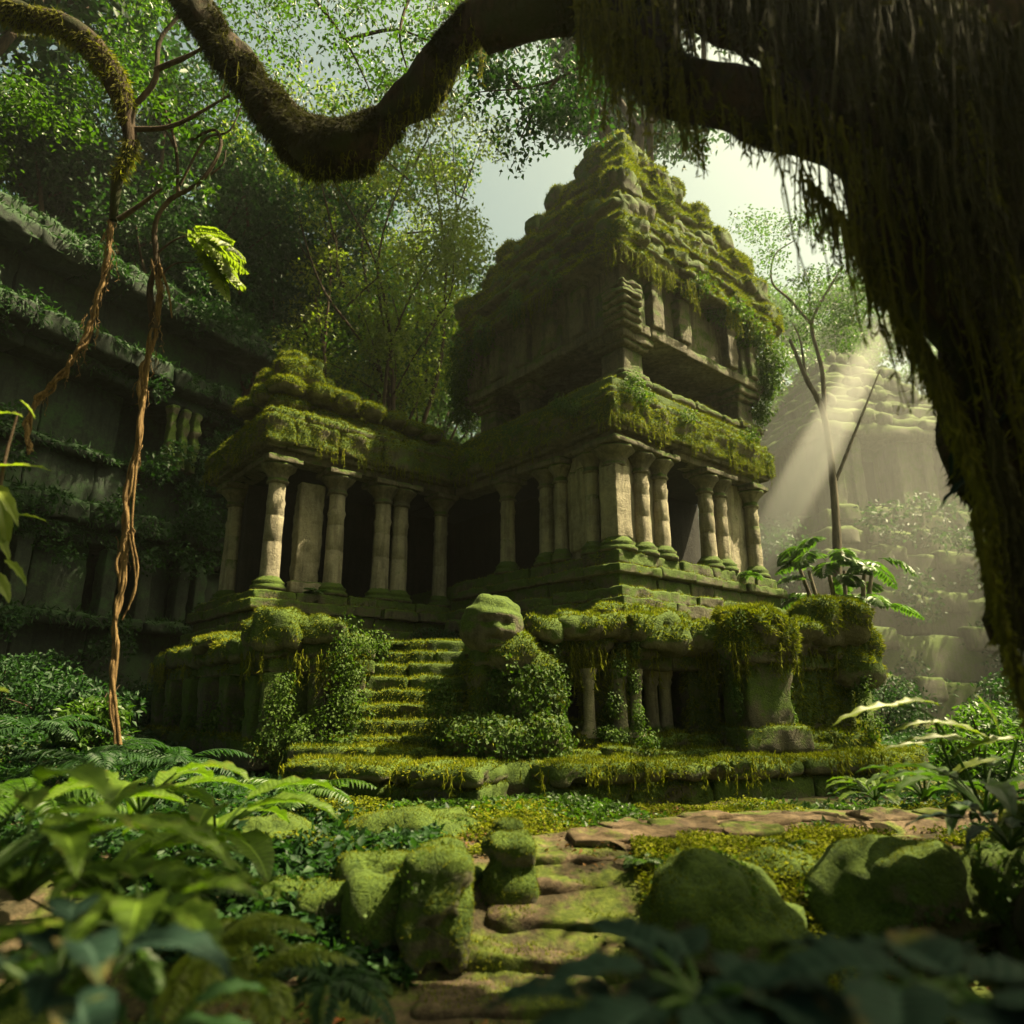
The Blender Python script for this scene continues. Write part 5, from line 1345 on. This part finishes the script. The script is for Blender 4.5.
broad(at(985, 815, 5.2), rspecs(13, .5, .16, .3), 'leafy bush under the long lit leaves at the right', 'leaf_m')
broad(at(925, 800, 6.2), rspecs(12, .4, .13, .25), 'low leafy plant at the end of the path', 'leaf_m')
broad(at(875, 800, 7.2), rspecs(12, .32, .13, .2), 'rounded plant with pale leaves beside the plinth corner', 'leaf_b')
broad(at(1010, 850, 4.6), rspecs(9, .35, .12, .2), 'dark plant at the right edge above the tall boulder', 'leaf_t')
# leaves along the left edge
LP = thing('edge_plant', (-3.6, 4.6, -.3), 'climbing plant with lit leaves reaching in from the left edge', 'plant')
for p0, p1, w in (((-20, 470), (50, 462), .07), ((-10, 480), (18, 520), .1), ((0, 500), (8, 545), .1), ((15, 515), (50, 520), .07), ((-10, 570), (10, 600), .1), ((20, 400), (38, 418), .06), ((-5, 415), (22, 412), .06), ((-10, 690), (8, 690), .05), ((5, 560), (25, 580), .06), ((-12, 520), (12, 560), .08)):
    px_leaf(LP, p0, p1, 4.6, w, 'leaf_y')
sm = MB(); tube(sm, [(-3.7, 4.6, -.5), at(-25, 650, 4.6), at(-5, 520, 4.6), at(5, 460, 4.6), at(18, 412, 4.6)], [.025, .02, .016, .012, .008], 6, 30)
sm.build('stem', M['bark'], LP)
# leaves hanging on the big trunk
HP = thing('trunk_climber', tuple(at(1015, 440, 3.9)), 'slim grey green leaves growing out over the big trunk at the right edge', 'plant')
for p0, p1, w in (((1040, 405), (980, 460), .1), ((1035, 400), (990, 425), .05), ((960, 430), (945, 480), .05), ((985, 470), (940, 500), .06)):
    px_leaf(HP, p0, p1, 3.9, w, 'leaf_t')
# broad leafed tree in the mist
mt = at(835, 560, 17)
grow = thing('misty_palm', (mt[0], 17, gz(mt[0], 17)), 'pale glossy leafed tree standing in the mist right of the terrace', 'tree')
sm = MB()
for k in range(6):
    a = k * 1.05; tube(sm, [(mt[0] + cos(a) * .15, 17 + sin(a) * .15, gz(mt[0], 17)), (mt[0] + cos(a) * .5, 17 + sin(a) * .4, 2.6), (mt[0] + cos(a) * .9, 17 + sin(a) * .6, 4.3)], [.09, .07, .04], 7, 14)
sm.build('trunk', M['bark_p'], grow)
for k in range(26):
    a = rng.uniform(0, 2 * pi); rr = rng.uniform(.1, 1.0); b_ = np.array([mt[0] + cos(a) * rr, 17 + sin(a) * rr, rng.uniform(3.2, 5.0)])
    m_ = MB(); frond(m_, b_, (cos(a), sin(a), rng.uniform(.1, .9)), rng.uniform(.8, 1.3), .8, 18, .38, .12); m_.build('frond', M['leaf_m'], grow)

CT = thing('curling_tree', tuple(at(840, 600, 23)), 'thin curling tree with pale leaves in the sunlit mist beside the tower', 'tree')
sm = MB()
for c, r0_ in (([(838, 640), (836, 520), (825, 420), (806, 378), (790, 340)], .16), ([(825, 420), (822, 370), (812, 325), (828, 290), (842, 268)], .09), ([(812, 325), (790, 300), (772, 282), (775, 255), (795, 240)], .06), ([(806, 378), (800, 340), (792, 322)], .05), ([(836, 480), (860, 420), (880, 370)], .07)):
    tube(sm, [at(x, y, 23) for x, y in c], np.linspace(r0_, r0_ * .35, len(c)), 7, 30, .2, 3)
sm.build('trunk', M['bark_p'], CT)
lm = MB(); leaf_cloud(lm, [at(rng.uniform(745, 885), rng.uniform(215, 345), 23 + rng.normal() * .8) for _ in range(46)], .75, 150, .12, .5); lm.build('crown', M['leaf_m'], CT)
# shrubs between things
def shrub(c, r, label, mat='leaf_d', n=1400, size=.09):
    t = thing('shrub', tuple(c), label, 'shrub', 'shrubs growing round the ruins')
    m_ = MB(); c = np.asarray(c, float)
    for k in range(6):
        d = randdir(1, 1.0)[0]; tube(m_, [c - [0, 0, .2], c + d * r * .5, c + d * r], [.02, .015, .006], 5, 8)
    m_.build('stem', M['bark'], t)
    lm = MB(); cs = c + randdir(14) * r * .6 * [1, 1, .7] + [0, 0, r * .35]
    leaf_cloud(lm, cs, r * .42, n // 14, size, .8); lm.build('foliage', M[mat], t)
for x, y, r, lb, m_ in ((-6.2, 10.8, .7, 'dark shrub on the slope left of the terrace corner', 'leaf_d'), (-7.8, 12.5, .9, 'shrub below the pillars of the overgrown building', 'leaf_d'), (-5.3, 9.3, .5, 'low shrub at the bottom of the long vine', 'leaf_m'),
                        (-8.2, 10.5, .9, 'bushy shrub behind the leaves at the left edge', 'leaf_d'), (-7.5, 15.5, .8, 'shrub in the shadow behind the left terrace end', 'leaf_d'), (-10.2, 15.8, 1.3, 'tall shrub against the base wall of the overgrown building', 'leaf_d'), (-9.6, 13.6, 1.2, 'wide dark shrub before the pillars of the overgrown building', 'leaf_d'), (-9.2, 18.2, 1.1, 'shrub at the inner end of the overgrown building', 'leaf_d'), (-11.5, 12.8, 1.3, 'large shrub filling the corner left of the slanting vine', 'leaf_d'), (5.9, 9.4, .5, 'shrub at the right hand corner of the plinth', 'leaf_m'),
                        (6.8, 10.6, .7, 'shrub in the mist beside the end bay', 'leaf_m'), (8.6, 12.5, 1.0, 'rounded shrub in front of the distant ruin', 'leaf_m'), (10.5, 15, 1.3, 'large shrub at the base of the distant ruin', 'leaf_d'), (9.5, 19, 1.5, 'hazy shrub behind the misty palm', 'leaf_d')):
    shrub((x, y, gz(x, y) + .15), r, lb, m_, int(2600 * r), .1)
for k in range(5):
    c = W(-.9 + rng.normal() * .3 + .2 * k, 5.0 - .3 * k, 2.35)
    c = W(-.35 - .25 * k, 4.7 - .1 * k, 2.3)
    shrub(c, .33, ['rounded shrub in the inner corner of porch and tower', 'shrub on the terrace before the double porch columns', 'small shrub on the terrace under the porch plinth', 'low bush on the terrace behind the statue', 'bush on the terrace at the top of the steps'][k], 'leaf_d', 900, .06)

# ground cover: one mass of small leaves
def cover(name, label, regions, mat, size, up=.6):
    mbl = MB()
    for (xr, yr, n, thr, seed) in regions:
        x = rng.uniform(*xr, n); y = rng.uniform(*yr, n); P = np.stack([x, y, x * 0], 1)
        f = fbm(P, 1.1, 3, seed); k = f > thr; P = P[k]; f = f[k]
        # keep the path, the steps and the dirt clear
        cpath = catmull([(.45, 5.95), (.95, 6.6), (1.9, 7.2), (3.2, 7.6), (4.8, 7.7), (6.8, 7.6)], 60)
        dist = np.min(np.hypot(P[:, None, 0] - cpath[None, :, 0], P[:, None, 1] - cpath[None, :, 1]), 1)
        k = dist > .42 + .25 * fbm(P, 3, 2, 9)
        k &= ~((P[:, 0] > -.6) & (P[:, 0] < .85 + .35 * fbm(P, 2.5, 3, 14)) & (P[:, 1] < 6.1)); k &= ~((P[:, 0] > -1.9) & (P[:, 0] < .6) & (P[:, 1] < 4.6 + .2 * fbm(P, 3, 2, 2)))
        P = P[k]; f = f[k]
        P[:, 2] = ground_z(P[:, 0], P[:, 1]) + rng.random(len(P)) ** 1.5 * (.04 + .16 * np.clip(f - thr, 0, 1))
        m = len(P); D = rng.normal(size=(m, 3)); D[:, 2] = np.abs(D[:, 2]) * up
        N_ = unit(rng.normal(size=(m, 3)) * .5 + [0, 0, 1])
        sc = size * rng.uniform(.5, 1.4, m)
        leaves(mbl, P, D, N_, sc, sc * .6)
    o = mbl.build(name, M[mat]); return tag(o, label, 'ground cover', kind='stuff')
cover('undergrowth', 'dark creeping undergrowth on the slopes left of the terrace', [((-9, -1.6), (5.2, 14), 60000, -.5, 3), ((-14, -7.5), (9, 20), 50000, -.6, 4), ((4, 12), (8, 22), 30000, -.4, 5), ((-2.6, -.6), (4.7, 8.5), 15000, -.4, 6)], 'leaf_d', .085)
cover('ground_moss', 'low sunlit moss and clover carpet around the path', [((-2.5, 5.5), (5.9, 8.6), 110000, -.35, 8), ((.9, 4.5), (4.2, 6.6), 60000, -.15, 9)], 'moss', .034)
cover('clover', 'small leafed green plants between path and plinth', [((-1.5, 5.5), (6.9, 8.6), 26000, -.05, 12)], 'leaf_m', .06)

x = rng.uniform(-2.2, 6, 5200); y = rng.uniform(3.6, 8.6, 5200)
P = np.stack([x, y, ground_z(x, y) + .045], 1)
on = [ (sx0, Yk) for sx0, Yk in ()]
lm = MB(); k = fbm(P, 1.5, 2, 77) > -.1; P = P[k]; n = len(P)
D = rng.normal(size=(n, 3)); D[:, 2] *= .15
leaves(lm, P, D, unit(rng.normal(size=(n, 3)) * .35 + [0, 0, 1]), rng.uniform(.02, .065, n), rng.uniform(.012, .035, n), droop=.3)
M['litter'] = leaf_mat('brown_leaf_litter', (.035, .018, .008), (.19, .10, .035), .2, .8, spec=.15)
tag(lm.build('leaf_litter', M['litter']), 'scattered dead brown leaves on the path and the moss', 'litter', kind='stuff')

# ------------------------------------------------------------------ air
hz = bpy.data.meshes.new('haze')
x0, x1, y0, y1, z0, z1 = -70, 70, -12, 90, -3, 34
hz.from_pydata([(x0, y0, z0), (x1, y0, z0), (x1, y1, z0), (x0, y1, z0), (x0, y0, z1), (x1, y0, z1), (x1, y1, z1), (x0, y1, z1)], [],
               [(0, 3, 2, 1), (4, 5, 6, 7), (0, 1, 5, 4), (1, 2, 6, 5), (2, 3, 7, 6), (3, 0, 4, 7)])
m, nt, out = mat_new('misty_air')
pv = nd(nt, 'ShaderNodeVolumePrincipled'); pv.inputs['Color'].default_value = (.93, .95, .90, 1); pv.inputs['Density'].default_value = .0007; pv.inputs['Anisotropy'].default_value = .7
nt.links.new(pv.outputs[0], out.inputs['Volume']); hz.materials.append(m)
ho = bpy.data.objects.new('haze', hz); COL.objects.link(ho); tag(ho, 'thin sunlit morning mist filling the forest', 'haze', kind='stuff')

# thicker mist drifting between the temple and the distant ruin, and a denser band shaped as a sunbeam
def mist(name, loc, rad, dens, label, axis=None, g=.55):
    mb = MB(); P, F = sphere_grid(28, 15); mb.add(P, F)
    m, nt, out = mat_new(name + '_air')
    tc = nd(nt, 'ShaderNodeTexCoord')
    ln = nd(nt, 'ShaderNodeVectorMath', operation='LENGTH'); nt.links.new(tc.outputs['Object'], ln.inputs[0])
    f = mth(nt, 'SUBTRACT', 1.0, ln.outputs['Value'], True)
    f = mth(nt, 'MULTIPLY', mth(nt, 'POWER', f, 1.4), dens * 2.2)
    pv = nd(nt, 'ShaderNodeVolumePrincipled'); pv.inputs['Color'].default_value = (.95, .94, .88, 1); pv.inputs['Anisotropy'].default_value = g
    nt.links.new(f, pv.inputs['Density']); nt.links.new(pv.outputs[0], out.inputs['Volume'])
    o = mb.build(name, m); o.location = loc; o.scale = rad
    if axis is not None: o.rotation_euler = Vector(axis).to_track_quat('Z', 'Y').to_euler()
    return tag(o, label, 'mist', kind='stuff')
mist('mist', (17, 28.5, 7), (14, 7.5, 16), .009, 'pale mist bank hanging before the distant ruin')
mist('mist', (-3, 31, 10), (15, 7, 14), .005, 'thin mist among the forest trees behind the porch')
c0 = at(815, 455, 18.5)
mist('sunbeam_mist', tuple(c0), (.66, .66, 6.4), .62, 'slanting band of denser mist shaped as a sunbeam right of the tower', axis=tuple(sd), g=.1)
